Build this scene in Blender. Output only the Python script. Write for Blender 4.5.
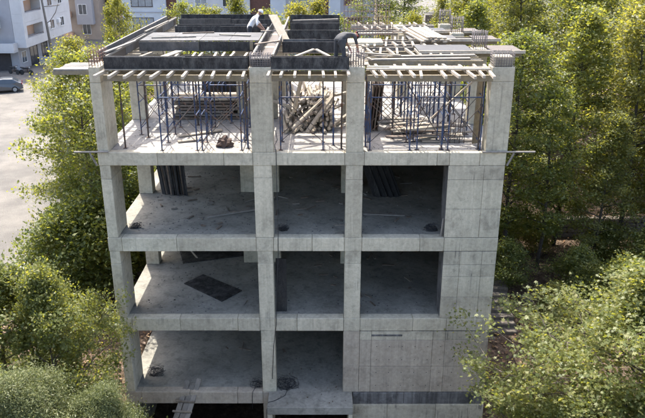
import bpy, bmesh, math, random
import numpy as np
from mathutils import Vector, Matrix, Quaternion

R = math.radians
rnd = random.Random(7)
scene = bpy.context.scene
COL = scene.collection
for o in list(bpy.data.objects):
    bpy.data.objects.remove(o)

# ------------------------------------------------------------------ camera, sky, sun, exposure
cam_data = bpy.data.cameras.new('camera')
cam = bpy.data.objects.new('camera', cam_data)
COL.objects.link(cam)
cam.location = (0.0, -22.0, 15.7)
cam.rotation_euler = (R(90 - 21.0), 0, 0)
cam_data.sensor_width = 36.0
cam_data.lens = 36.0 * 708.0 / 645.0
cam_data.clip_start = 0.1
cam_data.clip_end = 2000
scene.camera = cam

SUN_EL, SUN_AZ = 62.0, -21.0          # azimuth from +Y, negative = to the left
w = bpy.data.worlds.new('World')
scene.world = w
w.use_nodes = True
wn = w.node_tree
sky = wn.nodes.new('ShaderNodeTexSky')
sky.sky_type = 'NISHITA'
sky.sun_disc = False
sky.sun_elevation = R(SUN_EL)
sky.sun_rotation = R(SUN_AZ)
sky.air_density = 0.9
sky.dust_density = 4.0
sky.ozone_density = 1.2
wn.links.new(sky.outputs[0], wn.nodes['Background'].inputs[0])
wn.nodes['Background'].inputs[1].default_value = 0.15

sd = bpy.data.lights.new('sun', 'SUN')
sd.energy = 2.75
sd.angle = R(0.53)
sd.color = (1.0, 0.95, 0.87)
sun = bpy.data.objects.new('sun', sd)
COL.objects.link(sun)
sun.location = (-20, 60, 60)
ldir = Vector((-math.cos(R(SUN_EL)) * math.sin(R(SUN_AZ)), -math.cos(R(SUN_EL)) * math.cos(R(SUN_AZ)), -math.sin(R(SUN_EL))))
sun.rotation_euler = ldir.to_track_quat('-Z', 'Y').to_euler()

scene.view_settings.view_transform = 'Standard'
scene.view_settings.look = 'None'
scene.view_settings.exposure = 2.0
scene.view_settings.gamma = 1.0
scene.view_settings.use_curve_mapping = False
scene.render.engine = 'CYCLES'
scene.cycles.max_bounces = 6
scene.cycles.diffuse_bounces = 3
scene.cycles.transmission_bounces = 4
scene.cycles.sample_clamp_indirect = 6.0
scene.cycles.use_denoising = True
scene.cycles.use_adaptive_sampling = True
scene.cycles.adaptive_threshold = 0.03

# ------------------------------------------------------------------ material helpers
class Mat:
    def __init__(self, name):
        self.m = bpy.data.materials.new(name)
        self.m.use_nodes = True
        self.t = self.m.node_tree
        self.b = self.t.nodes['Principled BSDF']
        self.pos = None
    def n(self, kind, **kw):
        x = self.t.nodes.new(kind)
        for k, v in kw.items():
            setattr(x, k, v)
        return x
    def l(self, a, b):
        self.t.links.new(a, b)
    def coord(self, scale=(1, 1, 1), local=False):
        if local:
            src = self.n('ShaderNodeTexCoord').outputs['Object']
        else:
            src = self.n('ShaderNodeNewGeometry').outputs['Position']
        mp = self.n('ShaderNodeMapping')
        mp.inputs['Scale'].default_value = scale
        self.l(src, mp.inputs[0])
        return mp.outputs[0]
    def noise(self, scale, detail=4, rough=0.55, vec=None, distort=0.0):
        x = self.n('ShaderNodeTexNoise')
        x.inputs['Scale'].default_value = scale
        x.inputs['Detail'].default_value = detail
        x.inputs['Roughness'].default_value = rough
        x.inputs['Distortion'].default_value = distort
        self.l(vec if vec is not None else self.coord(), x.inputs['Vector'])
        return x.outputs[0]
    def ramp(self, fac, stops):
        x = self.n('ShaderNodeValToRGB')
        e = x.color_ramp.elements
        while len(e) < len(stops):
            e.new(0.5)
        for i, (p, c) in enumerate(stops):
            e[i].position = p
            if not isinstance(c, (tuple, list)):
                c = (c, c, c)
            e[i].color = (*c, 1)
        self.l(fac, x.inputs[0])
        return x.outputs[0]
    def mix(self, fac, a, b, mode='MIX'):
        x = self.n('ShaderNodeMix', data_type='RGBA', blend_type=mode)
        def put(sock, v):
            if hasattr(v, 'links'):
                self.l(v, sock)
            elif isinstance(v, (tuple, list)):
                sock.default_value = (*v, 1)
            else:
                sock.default_value = v
        put(x.inputs[0], fac)
        put(x.inputs[6], a)
        put(x.inputs[7], b)
        return x.outputs[2]
    def rand(self):
        return self.n('ShaderNodeObjectInfo').outputs['Random']
    def bump(self, h, strength=0.3, dist=0.02):
        x = self.n('ShaderNodeBump')
        x.inputs['Strength'].default_value = strength
        x.inputs['Distance'].default_value = dist
        self.l(h, x.inputs['Height'])
        self.l(x.outputs[0], self.b.inputs['Normal'])
    def done(self, col, rough=0.85, metal=0.0, spec=None):
        s = self.b.inputs['Base Color']
        if hasattr(col, 'links'):
            self.l(col, s)
        else:
            s.default_value = (*col, 1)
        if hasattr(rough, 'links'):
            self.l(rough, self.b.inputs['Roughness'])
        else:
            self.b.inputs['Roughness'].default_value = rough
        self.b.inputs['Metallic'].default_value = metal
        if spec is not None:
            self.b.inputs['Specular IOR Level'].default_value = spec
        return self.m

def concrete(name, light, dark, streak=0.5, stain=0.5, pits=True, objvar=0.08, drips=0.0, ss=1.7):
    M = Mat(name)
    big = M.ramp(M.noise(0.55, 6, 0.6), [(0.32, dark), (0.68, light)])
    fine = M.ramp(M.noise(9.0, 6, 0.65), [(0.3, 0.80), (0.7, 1.08)])
    c = M.mix(1.0, big, fine, 'MULTIPLY')
    st = M.ramp(M.noise(1.0, 5, 0.6, M.coord((7, 7, 0.35))), [(0.42, 0.55), (0.58, 1.0)])
    c = M.mix(streak, c, M.mix(1.0, c, st, 'MULTIPLY'))
    sp = M.ramp(M.noise(ss, 9, 0.74, distort=0.3), [(0.36, 0.45), (0.5, 1.0)])
    c = M.mix(stain, c, M.mix(1.0, c, sp, 'MULTIPLY'))
    if pits:
        v = M.n('ShaderNodeTexVoronoi')
        v.inputs['Scale'].default_value = 5.5
        M.l(M.coord(), v.inputs['Vector'])
        p = M.ramp(v.outputs['Distance'], [(0.045, 0.35), (0.09, 1.0)])
        c = M.mix(0.75, c, M.mix(1.0, c, p, 'MULTIPLY'))
    if drips:
        dn = M.ramp(M.noise(1.0, 3, 0.5, M.coord((16, 16, 0.5))), [(0.56, 0.0), (0.64, 1.0)])
        dm = M.ramp(M.noise(0.8, 3, 0.6, M.coord((1.0, 1.0, 1.6))), [(0.48, 0.0), (0.6, drips)])
        c = M.mix(M.mix(1.0, dn, dm, 'MULTIPLY'), c, (0.10, 0.095, 0.085))
    rv = M.ramp(M.rand(), [(0.0, 1.0 - objvar), (1.0, 1.0 + objvar)])
    c = M.mix(1.0, c, rv, 'MULTIPLY')
    M.bump(M.noise(22, 6, 0.7), 0.35, 0.02)
    return M.done(c, 0.92, spec=0.2)

def wood(name, a, b, grey=0.25, var=0.25):
    M = Mat(name)
    g = M.noise(1.0, 5, 0.6, M.coord((9, 1.2, 9)))
    c = M.ramp(g, [(0.3, a), (0.7, b)])
    rv = M.ramp(M.rand(), [(0.0, 1.0 - var), (1.0, 1.0 + var * 0.6)])
    c = M.mix(1.0, c, rv, 'MULTIPLY')
    d = M.ramp(M.noise(3.0, 6, 0.7), [(0.45, 0.0), (0.65, 1.0)])
    dm = M.n('ShaderNodeMath', operation='MULTIPLY')
    M.l(d, dm.inputs[0]); dm.inputs[1].default_value = grey
    c = M.mix(dm.outputs[0], c, (0.20, 0.185, 0.165))
    M.bump(g, 0.3, 0.01)
    return M.done(c, 0.8, spec=0.25)

def plain(name, col, rough=0.7, metal=0.0, nscale=4.0, amt=0.25, spec=None, rust=None):
    M = Mat(name)
    f = M.ramp(M.noise(nscale, 6, 0.65), [(0.3, 1 - amt), (0.7, 1 + amt * 0.6)])
    c = M.mix(1.0, col, f, 'MULTIPLY')
    if rust:
        rf = M.ramp(M.noise(6, 6, 0.7), [(0.5, 0.0), (0.62, 1.0)])
        c = M.mix(rf, c, rust)
    return M.done(c, rough, metal, spec)

def ply(name, base, dust, amount, lo=0.45, hi=0.75):
    M = Mat(name)
    n1 = M.noise(2.6, 10, 0.8, M.coord((1.5, 1.5, 0.7)), 0.15)
    f = M.ramp(n1, [(lo, 0.0), (hi, 1.0)])
    r2 = M.ramp(M.rand(), [(0.0, 0.25), (1.0, 1.0)])
    f = M.mix(1.0, f, r2, 'MULTIPLY')
    fm = M.n('ShaderNodeMath', operation='MULTIPLY')
    M.l(f, fm.inputs[0]); fm.inputs[1].default_value = amount
    c = M.mix(fm.outputs[0], base, dust)
    spk = M.ramp(M.noise(26, 4, 0.6), [(0.6, 0.0), (0.72, 0.35)])
    c = M.mix(spk, c, dust)
    return M.done(c, 0.62, spec=0.35)

def leafmat(name, dark, mid, bright, trans=0.45, tcol=None):
    M = Mat(name)
    a = M.n('ShaderNodeAttribute', attribute_name='rnd')
    c = M.ramp(a.outputs['Fac'], [(0.0, dark), (0.5, mid), (1.0, bright)])
    rv = M.ramp(M.rand(), [(0.0, (0.90, 0.88, 0.8)), (1.0, (1.2, 1.08, 1.0))])
    c = M.mix(1.0, c, rv, 'MULTIPLY')
    M.l(c, M.b.inputs['Base Color'])
    M.b.inputs['Roughness'].default_value = 0.5
    M.b.inputs['Specular IOR Level'].default_value = 0.36
    tr = M.n('ShaderNodeBsdfTranslucent')
    tc = M.mix(1.0, c, tcol or (2.3, 2.05, 0.7), 'MULTIPLY')
    M.l(tc, tr.inputs[0])
    ms = M.n('ShaderNodeMixShader')
    ms.inputs[0].default_value = trans
    M.l(M.b.outputs[0], ms.inputs[1]); M.l(tr.outputs[0], ms.inputs[2])
    M.l(ms.outputs[0], M.t.nodes['Material Output'].inputs[0])
    return M.m

def ground_mat(name, stops, scale, bump=0.6, fine=30.0, patch=None):
    M = Mat(name)
    n1 = M.noise(scale, 8, 0.72, distort=0.4)
    c = M.ramp(n1, stops)
    f = M.ramp(M.noise(fine, 4, 0.7), [(0.3, 0.6), (0.7, 1.35)])
    c = M.mix(1.0, c, f, 'MULTIPLY')
    if patch:
        pf = M.ramp(M.noise(0.25, 4, 0.6), [(0.42, 0.0), (0.6, 1.0)])
        c = M.mix(pf, c, M.mix(1.0, c, patch, 'MULTIPLY'))
    M.bump(M.noise(fine * 0.6, 6, 0.75), bump, 0.06)
    return M.done(c, 0.95, spec=0.15)

MT = {}
MT['concrete'] = concrete('cast_concrete', (0.60, 0.54, 0.405), (0.45, 0.40, 0.298), 0.2, 0.45, drips=0.3, objvar=0.10)
MT['concrete_wall'] = concrete('wall_concrete', (0.55, 0.493, 0.37), (0.385, 0.342, 0.258), 0.25, 0.55, drips=0.7, objvar=0.12)
MT['concrete_stain'] = concrete('stained_concrete', (0.24, 0.23, 0.215), (0.11, 0.105, 0.10), 0.9, 0.9)
MT['concrete_old'] = concrete('brownish_concrete', (0.48, 0.41, 0.315), (0.36, 0.305, 0.235), 0.2, 0.45, drips=0.3)
MT['floor_top'] = concrete('sun_lightened_top_floor', (0.38, 0.355, 0.315), (0.26, 0.242, 0.215), 0.0, 0.5, pits=False, objvar=0.02, ss=2.6)  # lighter copy of the floor concrete, sunlight put into its colour
MT['floor'] = concrete('floor_concrete', (0.33, 0.312, 0.262), (0.19, 0.18, 0.15), 0.0, 0.6, pits=False, objvar=0.02, ss=2.6)  # darker copy, shade of the lower storeys put into its colour
MT['timber'] = wood('pale_timber', (0.33, 0.275, 0.205), (0.47, 0.405, 0.31), 0.35)
MT['timber_yellow'] = wood('yellow_timber', (0.165, 0.132, 0.078), (0.235, 0.195, 0.125), 0.5)
MT['timber_grey'] = wood('weathered_timber', (0.17, 0.15, 0.125), (0.28, 0.25, 0.21), 0.6)
MT['timber_dark'] = wood('dirty_timber', (0.12, 0.09, 0.065), (0.22, 0.17, 0.13), 0.4)
MT['plank'] = wood('plank_timber', (0.20, 0.165, 0.125), (0.31, 0.265, 0.205), 0.5)
MT['ply_black'] = ply('black_film_plywood', (0.010, 0.010, 0.011), (0.15, 0.145, 0.135), 0.8, 0.44, 0.70)
MT['ply_pale'] = ply('mortar_splashed_plywood', (0.055, 0.05, 0.046), (0.18, 0.17, 0.155), 0.95, 0.3, 0.6)
MT['ply_grey'] = ply('dusty_film_plywood', (0.03, 0.029, 0.029), (0.19, 0.182, 0.17), 0.95, 0.32, 0.62)
MT['ply_deck'] = ply('weathered_deck_plywood', (0.016, 0.015, 0.015), (0.085, 0.08, 0.074), 0.95, 0.32, 0.66)
MT['ply_brown'] = ply('brown_plywood', (0.06, 0.042, 0.03), (0.13, 0.11, 0.088), 0.8, 0.35, 0.7)
MT['blue_steel'] = plain('blue_painted_steel', (0.022, 0.050, 0.120), 0.5, 0.2, 5, 0.4, rust=(0.10, 0.055, 0.035))
MT['dark_steel'] = plain('dark_steel', (0.075, 0.065, 0.06), 0.55, 0.4, 8, 0.4, rust=(0.12, 0.06, 0.035))
MT['grey_steel'] = plain('galvanised_steel', (0.33, 0.35, 0.36), 0.5, 0.5, 6, 0.25)
MT['rebar'] = plain('rusty_rebar', (0.17, 0.10, 0.075), 0.8, 0.3, 9, 0.4)
MT['rebar_grey'] = plain('grey_rebar', (0.23, 0.20, 0.185), 0.7, 0.4, 9, 0.35)
MT['wire'] = plain('black_wire', (0.03, 0.03, 0.032), 0.6)
MT['rag'] = plain('brown_rag', (0.09, 0.06, 0.047), 0.95, 0, 12, 0.5)
MT['bark'] = plain('bark', (0.13, 0.105, 0.08), 0.95, 0, 14, 0.5)
MT['bark_dark'] = plain('dark_bark', (0.06, 0.05, 0.04), 0.95, 0, 14, 0.5)
MT['stone'] = plain('field_stone', (0.13, 0.11, 0.088), 0.95, 0, 7, 0.5)
MT['litter'] = ground_mat('leaf_litter_soil', [(0.25, (0.030, 0.021, 0.015)), (0.48, (0.085, 0.059, 0.041)), (0.60, (0.15, 0.108, 0.075)), (0.78, (0.25, 0.195, 0.135))], 2.6, 0.9, 14.0)
MT['litter_leaf'] = leafmat('dead_leaf', (0.10, 0.055, 0.03), (0.20, 0.12, 0.065), (0.34, 0.24, 0.14), 0.1, (1, 0.9, 0.7))
MT['road'] = ground_mat('sunbleached_paving', [(0.25, (0.130, 0.120, 0.106)), (0.75, (0.185, 0.172, 0.152))], 0.9, 0.25, 20.0, (0.72, 0.73, 0.75))
MT['asphalt'] = ground_mat('asphalt', [(0.25, (0.10, 0.10, 0.10)), (0.75, (0.15, 0.147, 0.14))], 0.8, 0.2, 25.0, (0.8, 0.8, 0.82))
MT['kerb'] = plain('kerb_concrete', (0.34, 0.33, 0.31), 0.9)
MT['leaf_plane'] = leafmat('plane_leaf', (0.068, 0.098, 0.030), (0.116, 0.148, 0.046), (0.185, 0.205, 0.080), 0.48)
MT['leaf_dark'] = leafmat('dark_leaf', (0.058, 0.088, 0.030), (0.098, 0.132, 0.044), (0.155, 0.182, 0.070), 0.46)
MT['leaf_olive'] = leafmat('olive_leaf', (0.078, 0.100, 0.034), (0.128, 0.150, 0.052), (0.195, 0.205, 0.082), 0.48)
MT['leaf_yellow'] = leafmat('yellowing_leaf', (0.080, 0.102, 0.026), (0.128, 0.148, 0.040), (0.190, 0.194, 0.062), 0.48)
MT['leaf_mix'] = leafmat('maple_leaf', (0.066, 0.094, 0.030), (0.118, 0.150, 0.052), (0.200, 0.215, 0.092), 0.46)
MT['needle'] = leafmat('grey_green_spray', (0.075, 0.100, 0.040), (0.130, 0.158, 0.068), (0.205, 0.220, 0.105), 0.3, (1.4, 1.4, 0.9))
MT['white_stucco'] = plain('white_stucco', (0.52, 0.515, 0.51), 0.9, 0, 0.8, 0.10)
MT['blue_stucco'] = plain('cool_white_stucco', (0.50, 0.525, 0.54), 0.9, 0, 0.8, 0.08)
MT['grey_stucco'] = plain('grey_stucco', (0.33, 0.33, 0.345), 0.9, 0, 0.8, 0.10)
MT['beige_stucco'] = plain('beige_stucco', (0.36, 0.30, 0.245), 0.9, 0, 0.8, 0.12)
MT['peach_stucco'] = plain('peach_stucco', (0.60, 0.40, 0.28), 0.9, 0, 0.8, 0.12)
MT['brown_clad'] = plain('brown_cladding', (0.115, 0.050, 0.034), 0.7, 0, 3, 0.25)
MT['frame_white'] = plain('white_frame', (0.72, 0.72, 0.71), 0.5)
MT['frame_dark'] = plain('dark_frame', (0.06, 0.045, 0.04), 0.6)
MT['roof_tile'] = plain('roof_tile', (0.30, 0.13, 0.08), 0.85, 0, 6, 0.3)
MT['glass'] = plain('window_glass', (0.035, 0.045, 0.055), 0.08, 0, 1, 0.3, spec=0.8)
MT['curtain'] = plain('curtained_pane', (0.26, 0.28, 0.29), 0.3, 0, 2, 0.3, spec=0.7)
MT['interior'] = plain('dim_interior', (0.05, 0.045, 0.045), 0.9)
MT['car_silver'] = plain('silver_car_paint', (0.10, 0.108, 0.12), 0.28, 0.6, 2, 0.06, spec=0.6)
MT['car_white'] = plain('white_car_paint', (0.68, 0.68, 0.67), 0.28, 0.0, 2, 0.06, spec=0.6)
MT['car_red'] = plain('dark_red_car_paint', (0.25, 0.025, 0.025), 0.3, 0.2, 2, 0.06, spec=0.6)
MT['tyre'] = plain('tyre_rubber', (0.02, 0.02, 0.02), 0.85)
MT['lamp_red'] = plain('red_lens', (0.30, 0.015, 0.012), 0.25)
MT['black_paint'] = plain('black_paint', (0.02, 0.02, 0.022), 0.4)
MT['skin'] = plain('skin', (0.32, 0.18, 0.12), 0.6)
MT['shirt_white'] = plain('white_shirt', (0.66, 0.65, 0.63), 0.95, 0, 9, 0.15)
MT['cloth_black'] = plain('dark_trousers', (0.035, 0.037, 0.042), 0.95, 0, 9, 0.3)
MT['cloth_grey'] = plain('charcoal_trousers', (0.045, 0.047, 0.05), 0.95, 0, 9, 0.3)
MT['cloth_slate'] = plain('grey_shirt', (0.07, 0.068, 0.068), 0.95, 0, 9, 0.3)
MT['cap_white'] = plain('white_cap', (0.7, 0.7, 0.68), 0.8)
MT['hair'] = plain('dark_hair', (0.02, 0.017, 0.015), 0.7)
MT['glove_red'] = plain('red_glove', (0.35, 0.05, 0.05), 0.85)

# ------------------------------------------------------------------ object helpers
def new(name, me, mat=None, parent=None, loc=(0, 0, 0), rot=None, scale=None):
    o = bpy.data.objects.new(name, me)
    COL.objects.link(o)
    o.location = loc
    if rot is not None:
        if isinstance(rot, Quaternion):
            o.rotation_mode = 'QUATERNION'
            o.rotation_quaternion = rot
        else:
            o.rotation_euler = rot
    if scale is not None:
        o.scale = scale
    if parent is not None:
        o.parent = parent
    if mat is not None and me is not None:
        m = MT[mat] if isinstance(mat, str) else mat
        if len(me.materials) == 0:
            me.materials.append(m)
        elif me.materials[0] is not m:
            o.material_slots[0].link = 'OBJECT'
            o.material_slots[0].material = m
    return o

def tag(o, label=None, cat=None, group=None, kind=None):
    if label: o['label'] = label
    if cat: o['category'] = cat
    if group: o['group'] = group
    if kind: o['kind'] = kind
    return o

def thing(name, label, cat, loc=(0, 0, 0), rz=0.0, group=None):
    o = bpy.data.objects.new(name, None)
    COL.objects.link(o)
    o.empty_display_size = 0.2
    o.location = loc
    o.rotation_euler = (0, 0, rz)
    return tag(o, label, cat, group)

_cache = {}
def box_mesh(sx, sy, sz, bev):
    k = ('b', round(sx, 3), round(sy, 3), round(sz, 3), bev)
    if k not in _cache:
        bm = bmesh.new()
        bmesh.ops.create_cube(bm, size=1.0)
        bmesh.ops.scale(bm, vec=(sx, sy, sz), verts=bm.verts)
        if bev > 0:
            bmesh.ops.bevel(bm, geom=list(bm.edges), offset=bev, segments=1, affect='EDGES')
        me = bpy.data.meshes.new('box')
        bm.to_mesh(me); bm.free()
        _cache[k] = me
    return _cache[k]

def box(name, x0, x1, y0, y1, z0, z1, mat, parent=None, bev=0.012, rot=None):
    sx, sy, sz = abs(x1 - x0), abs(y1 - y0), abs(z1 - z0)
    bev = min(bev, 0.3 * min(sx, sy, sz))
    k = (round(sx, 3), round(sy, 3), round(sz, 3), bev, mat)
    if k not in _cache:
        _cache[k] = box_mesh(sx, sy, sz, bev).copy()
        _cache[k].materials.clear()
    return new(name, _cache[k], mat, parent, ((x0 + x1) / 2, (y0 + y1) / 2, (z0 + z1) / 2), rot)

def unit_box(mat):
    k = ('ub', mat)
    if k not in _cache:
        me = box_mesh(1, 1, 1, 0).copy(); me.materials.clear(); _cache[k] = me
    return _cache[k]

def unit_tube(mat, n):
    k = ('ut', mat, n)
    if k not in _cache:
        bm = bmesh.new()
        bmesh.ops.create_cone(bm, cap_ends=True, segments=n, radius1=1, radius2=1, depth=1)
        me = bpy.data.meshes.new('tube'); bm.to_mesh(me); bm.free()
        for p in me.polygons: p.use_smooth = len(p.vertices) == 4
        _cache[k] = me
    return _cache[k]

def tube(name, p0, p1, r, mat, parent=None, n=8):
    p0, p1 = Vector(p0), Vector(p1)
    d = p1 - p0
    return new(name, unit_tube(mat, n), mat, parent, (p0 + p1) / 2, d.to_track_quat('Z', 'Y'), (r, r, d.length))

def bar(name, p0, p1, wd, ht, mat, parent=None, roll=0.0):
    """timber of width wd (sideways) and height ht from p0 to p1; its local Y runs along it"""
    p0, p1 = Vector(p0), Vector(p1)
    d = p1 - p0
    q = d.to_track_quat('Y', 'Z')
    if roll: q = q @ Quaternion((0, 1, 0), roll)
    return new(name, unit_box(mat), mat, parent, (p0 + p1) / 2, q, (wd, d.length, ht))

class MB:
    def __init__(self):
        self.v = []; self.f = []; self.s = []
    def box(self, x0, x1, y0, y1, z0, z1):
        b = len(self.v)
        self.v += [(x0, y0, z0), (x1, y0, z0), (x1, y1, z0), (x0, y1, z0), (x0, y0, z1), (x1, y0, z1), (x1, y1, z1), (x0, y1, z1)]
        for q in ((0, 3, 2, 1), (4, 5, 6, 7), (0, 1, 5, 4), (1, 2, 6, 5), (2, 3, 7, 6), (3, 0, 4, 7)):
            self.f.append(tuple(b + i for i in q)); self.s.append(False)
    def path(self, pts, radii, n=6, cap=True):
        pts = [Vector(p) for p in pts]
        if not isinstance(radii, (list, tuple)): radii = [radii] * len(pts)
        b = len(self.v)
        prev = None
        for i, p in enumerate(pts):
            d = (pts[min(i + 1, len(pts) - 1)] - pts[max(i - 1, 0)])
            if d.length < 1e-6: d = Vector((0, 0, 1))
            d.normalize()
            u = d.orthogonal() if prev is None else (prev - d * prev.dot(d))
            if u.length < 1e-5: u = d.orthogonal()
            u.normalize(); prev = u
            vv = d.cross(u)
            for k in range(n):
                a = 2 * math.pi * k / n
                self.v.append(tuple(p + (u * math.cos(a) + vv * math.sin(a)) * radii[i]))
        for i in range(len(pts) - 1):
            for k in range(n):
                k2 = (k + 1) % n
                self.f.append((b + i * n + k, b + i * n + k2, b + (i + 1) * n + k2, b + (i + 1) * n + k)); self.s.append(True)
        if cap:
            self.f.append(tuple(b + k for k in reversed(range(n)))); self.s.append(False)
            e = b + (len(pts) - 1) * n
            self.f.append(tuple(e + k for k in range(n))); self.s.append(False)
    def prism(self, prof, x0, x1):
        """profile of (y,z) points extruded along x"""
        b = len(self.v); n = len(prof)
        for x in (x0, x1):
            self.v += [(x, y, z) for y, z in prof]
        self.f.append(tuple(b + i for i in range(n))); self.s.append(False)
        self.f.append(tuple(b + n + i for i in reversed(range(n)))); self.s.append(False)
        for i in range(n):
            j = (i + 1) % n
            self.f.append((b + j, b + i, b + n + i, b + n + j)); self.s.append(False)
    def mesh(self, name='mesh'):
        me = bpy.data.meshes.new(name)
        me.from_pydata(self.v, [], self.f)
        me.polygons.foreach_set('use_smooth', self.s)
        me.update()
        return me
    def build(self, name, mat, parent=None, loc=(0, 0, 0), rot=None):
        return new(name, self.mesh(name), mat, parent, loc, rot)

def copy_tree(root, loc, rz=0.0, scale=None, label=None):
    c = root.copy(); COL.objects.link(c)
    c.location = loc; c.rotation_euler = (0, 0, rz)
    if scale is not None: c.scale = scale if isinstance(scale, tuple) else (scale,) * 3
    if label: c['label'] = label
    for ch in root.children:
        d = ch.copy(); COL.objects.link(d); d.parent = c
        for g in ch.children:
            e = g.copy(); COL.objects.link(e); e.parent = d
    return c

# ------------------------------------------------------------------ ground
XL, XR, YB = -7.28, 5.95, 12.1          # building footprint, front at Y = 0
L = [0.0, 3.1, 6.2, 9.2, 12.25]         # slab tops; the last is the top of the roof formwork

def smooth(a, b, x):
    t = max(0.0, min(1.0, (x - a) / (b - a)))
    return t * t * (3 - 2 * t)

def ground_h(x, y):
    h = -3.0 + 3.0 * smooth(-3.5, 2.6, y)
    if x > 6.1:
        r = smooth(6.1, 7.2, x) * (1 - smooth(60, 90, y))
        g = 0.0
        g += 1.0 * smooth(3.0, 8.5, y)
        g += 0.95 * smooth(12.35, 12.5, y) * smooth(7.5, 9.0, x)
        g += 0.8 * smooth(15, 24, y)
        h += g * r
    if XL < x < XR and -0.2 < y < YB:
        h = -3.0
    return h

gx = sorted(set([-400, -250, -150, -100, -70] + [round(-60 + i * 2.0, 2) for i in range(20)] + [round(-20 + i * 0.5, 2) for i in range(85)] + [XL - 0.02, XL + 0.02, XR - 0.02, XR + 0.02] + [24, 28, 32, 40, 50, 70, 100, 150, 250, 400]))
gy = sorted(set([-300, -150, -80, -50, -35] + [round(-25 + i * 1.0, 2) for i in range(20)] + [round(-5 + i * 0.5, 2) for i in range(72)] + [12.35, 12.42, 12.5, YB - 0.02, YB + 0.02, -0.18] + [34, 38, 44, 50, 60, 75, 90, 110, 140, 180, 250, 350, 500]))
gr = random.Random(3)
gv = []
for y in gy:
    for x in gx:
        j = gr.uniform(-0.04, 0.04) if (-22 < x < 24 and -6 < y < 31) else 0
        gv.append((x, y, ground_h(x, y) + j))
nx = len(gx)
gf = [(j * nx + i, j * nx + i + 1, (j + 1) * nx + i + 1, (j + 1) * nx + i) for j in range(len(gy) - 1) for i in range(nx - 1)]
me = bpy.data.meshes.new('ground')
me.from_pydata(gv, [], gf)
me.polygons.foreach_set('use_smooth', [True] * len(gf))
tag(new('ground', me, 'litter'), kind='structure')

# street on the left, running back past the houses, with a kerb strip and a joint line
def sheet(name, pts, z, mat):
    me = bpy.data.meshes.new(name)
    me.from_pydata([(x, y, z) for x, y in pts], [], [tuple(range(len(pts)))])
    return tag(new(name, me, mat), kind='structure')
sheet('street', [(-15.2, 3.0), (-15.2, 30), (-17.5, 46), (-20, 62), (-22, 130), (-150, 130), (-150, 3.0)], 0.10, 'road')
sheet('back_street', [(14, 95), (40, 95), (46, 320), (16, 320)], 0.10, 'road')
sheet('yard', [(-14, 34), (22, 34), (22, 92), (-14, 92)], 0.06, 'asphalt')
sheet('front_bounce_sheet', [(-60, -60), (60, -60), (60, -10.5), (-60, -10.5)], -2.93, 'road')  # unseen pale sheet, added to bounce warm light onto the front face
mb = MB(); mb.prism([(0, 0.0), (0.32, 0.0), (0.32, 0.22), (0.03, 0.22), (0.0, 0.19)], 0, 27)
tag(mb.build('kerb', 'kerb', None, (-14.88, 3.0, 0.0), (0, 0, R(90))), kind='structure')

# dead leaves over the soil (nobody could count them)
def leaf_soup(name, centres, normals_up, size, poly, seed, mat=None, fold=0.0):
    rs = np.random.default_rng(seed)
    n = len(centres)
    poly = np.array(poly, float)
    k = len(poly)
    nr = rs.normal(size=(n, 3)); nr[:, 2] = np.abs(nr[:, 2]) + normals_up
    nr /= np.linalg.norm(nr, axis=1)[:, None]
    t = rs.normal(size=(n, 3))
    t -= nr * (t * nr).sum(1)[:, None]
    t /= np.linalg.norm(t, axis=1)[:, None]
    b = np.cross(nr, t)
    sz = size * rs.uniform(0.5, 1.35, size=n)
    co = centres[:, None, :] + (t[:, None, :] * poly[None, :, 0:1] + b[:, None, :] * poly[None, :, 1:2]) * sz[:, None, None]
    if fold:
        co -= nr[:, None, :] * (np.abs(poly[None, :, 1:2]) * fold) * sz[:, None, None]
    me = bpy.data.meshes.new(name)
    me.vertices.add(n * k); me.loops.add(n * k); me.polygons.add(n)
    me.vertices.foreach_set('co', co.reshape(-1).astype(np.float32))
    me.loops.foreach_set('vertex_index', np.arange(n * k, dtype=np.int32))
    me.polygons.foreach_set('loop_start', np.arange(0, n * k, k, dtype=np.int32))
    me.polygons.foreach_set('loop_total', np.full(n, k, dtype=np.int32))
    at = me.attributes.new('rnd', 'FLOAT', 'POINT')
    at.data.foreach_set('value', np.repeat(np.clip(rs.normal(0.5, 0.24, size=n), 0, 1), k).astype(np.float32))
    me.update(); me.validate()
    return me

LEAF5 = [(-0.5, 0), (-0.12, 0.30), (0.10, 0.16), (0.5, 0.0), (0.10, -0.16), (-0.12, -0.30)]
STAR = [(-0.42, 0.0), (-0.34, 0.14), (-0.34, 0.44), (-0.08, 0.17), (0.14, 0.46), (0.18, 0.13), (0.62, 0.0), (0.18, -0.13), (0.14, -0.46), (-0.08, -0.17), (-0.34, -0.44), (-0.34, -0.14)]
SPRAY = [(-0.5, 0.0), (0.0, 0.10), (0.5, 0.0), (0.0, -0.10)]

rs = np.random.default_rng(5)
pts = []
while len(pts) < 9000:
    if rs.random() < 0.42:
        x, y = rs.uniform(-14.6, -7.2), rs.uniform(-1, 24)
    else:
        x, y = rs.uniform(6.0, 22), rs.uniform(0, 24)
    pts.append((x, y, ground_h(x, y) + 0.05 + rs.uniform(0, 0.03)))
tag(new('leaf_litter', leaf_soup('leaf_litter', np.array(pts), 1.6, 0.17, LEAF5, 8), 'litter_leaf'),
    'brown fallen leaves scattered over the soil on both sides of the building', 'leaf litter', kind='stuff')

# ------------------------------------------------------------------ the concrete frame
B = thing('concrete_building', 'unfinished grey concrete building frame of four open storeys', 'building', (0, 0, 0))

def slab(z, x0=XL + 0.01, x1=XR - 0.01, y0=0.34, y1=YB - 0.02, th=0.16, mat='floor'):
    return box('slab', x0, x1, y0, y1, z - th, z, mat, B, 0.006)
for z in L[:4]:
    slab(z, mat='floor_top' if z > 9 else 'floor')

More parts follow.
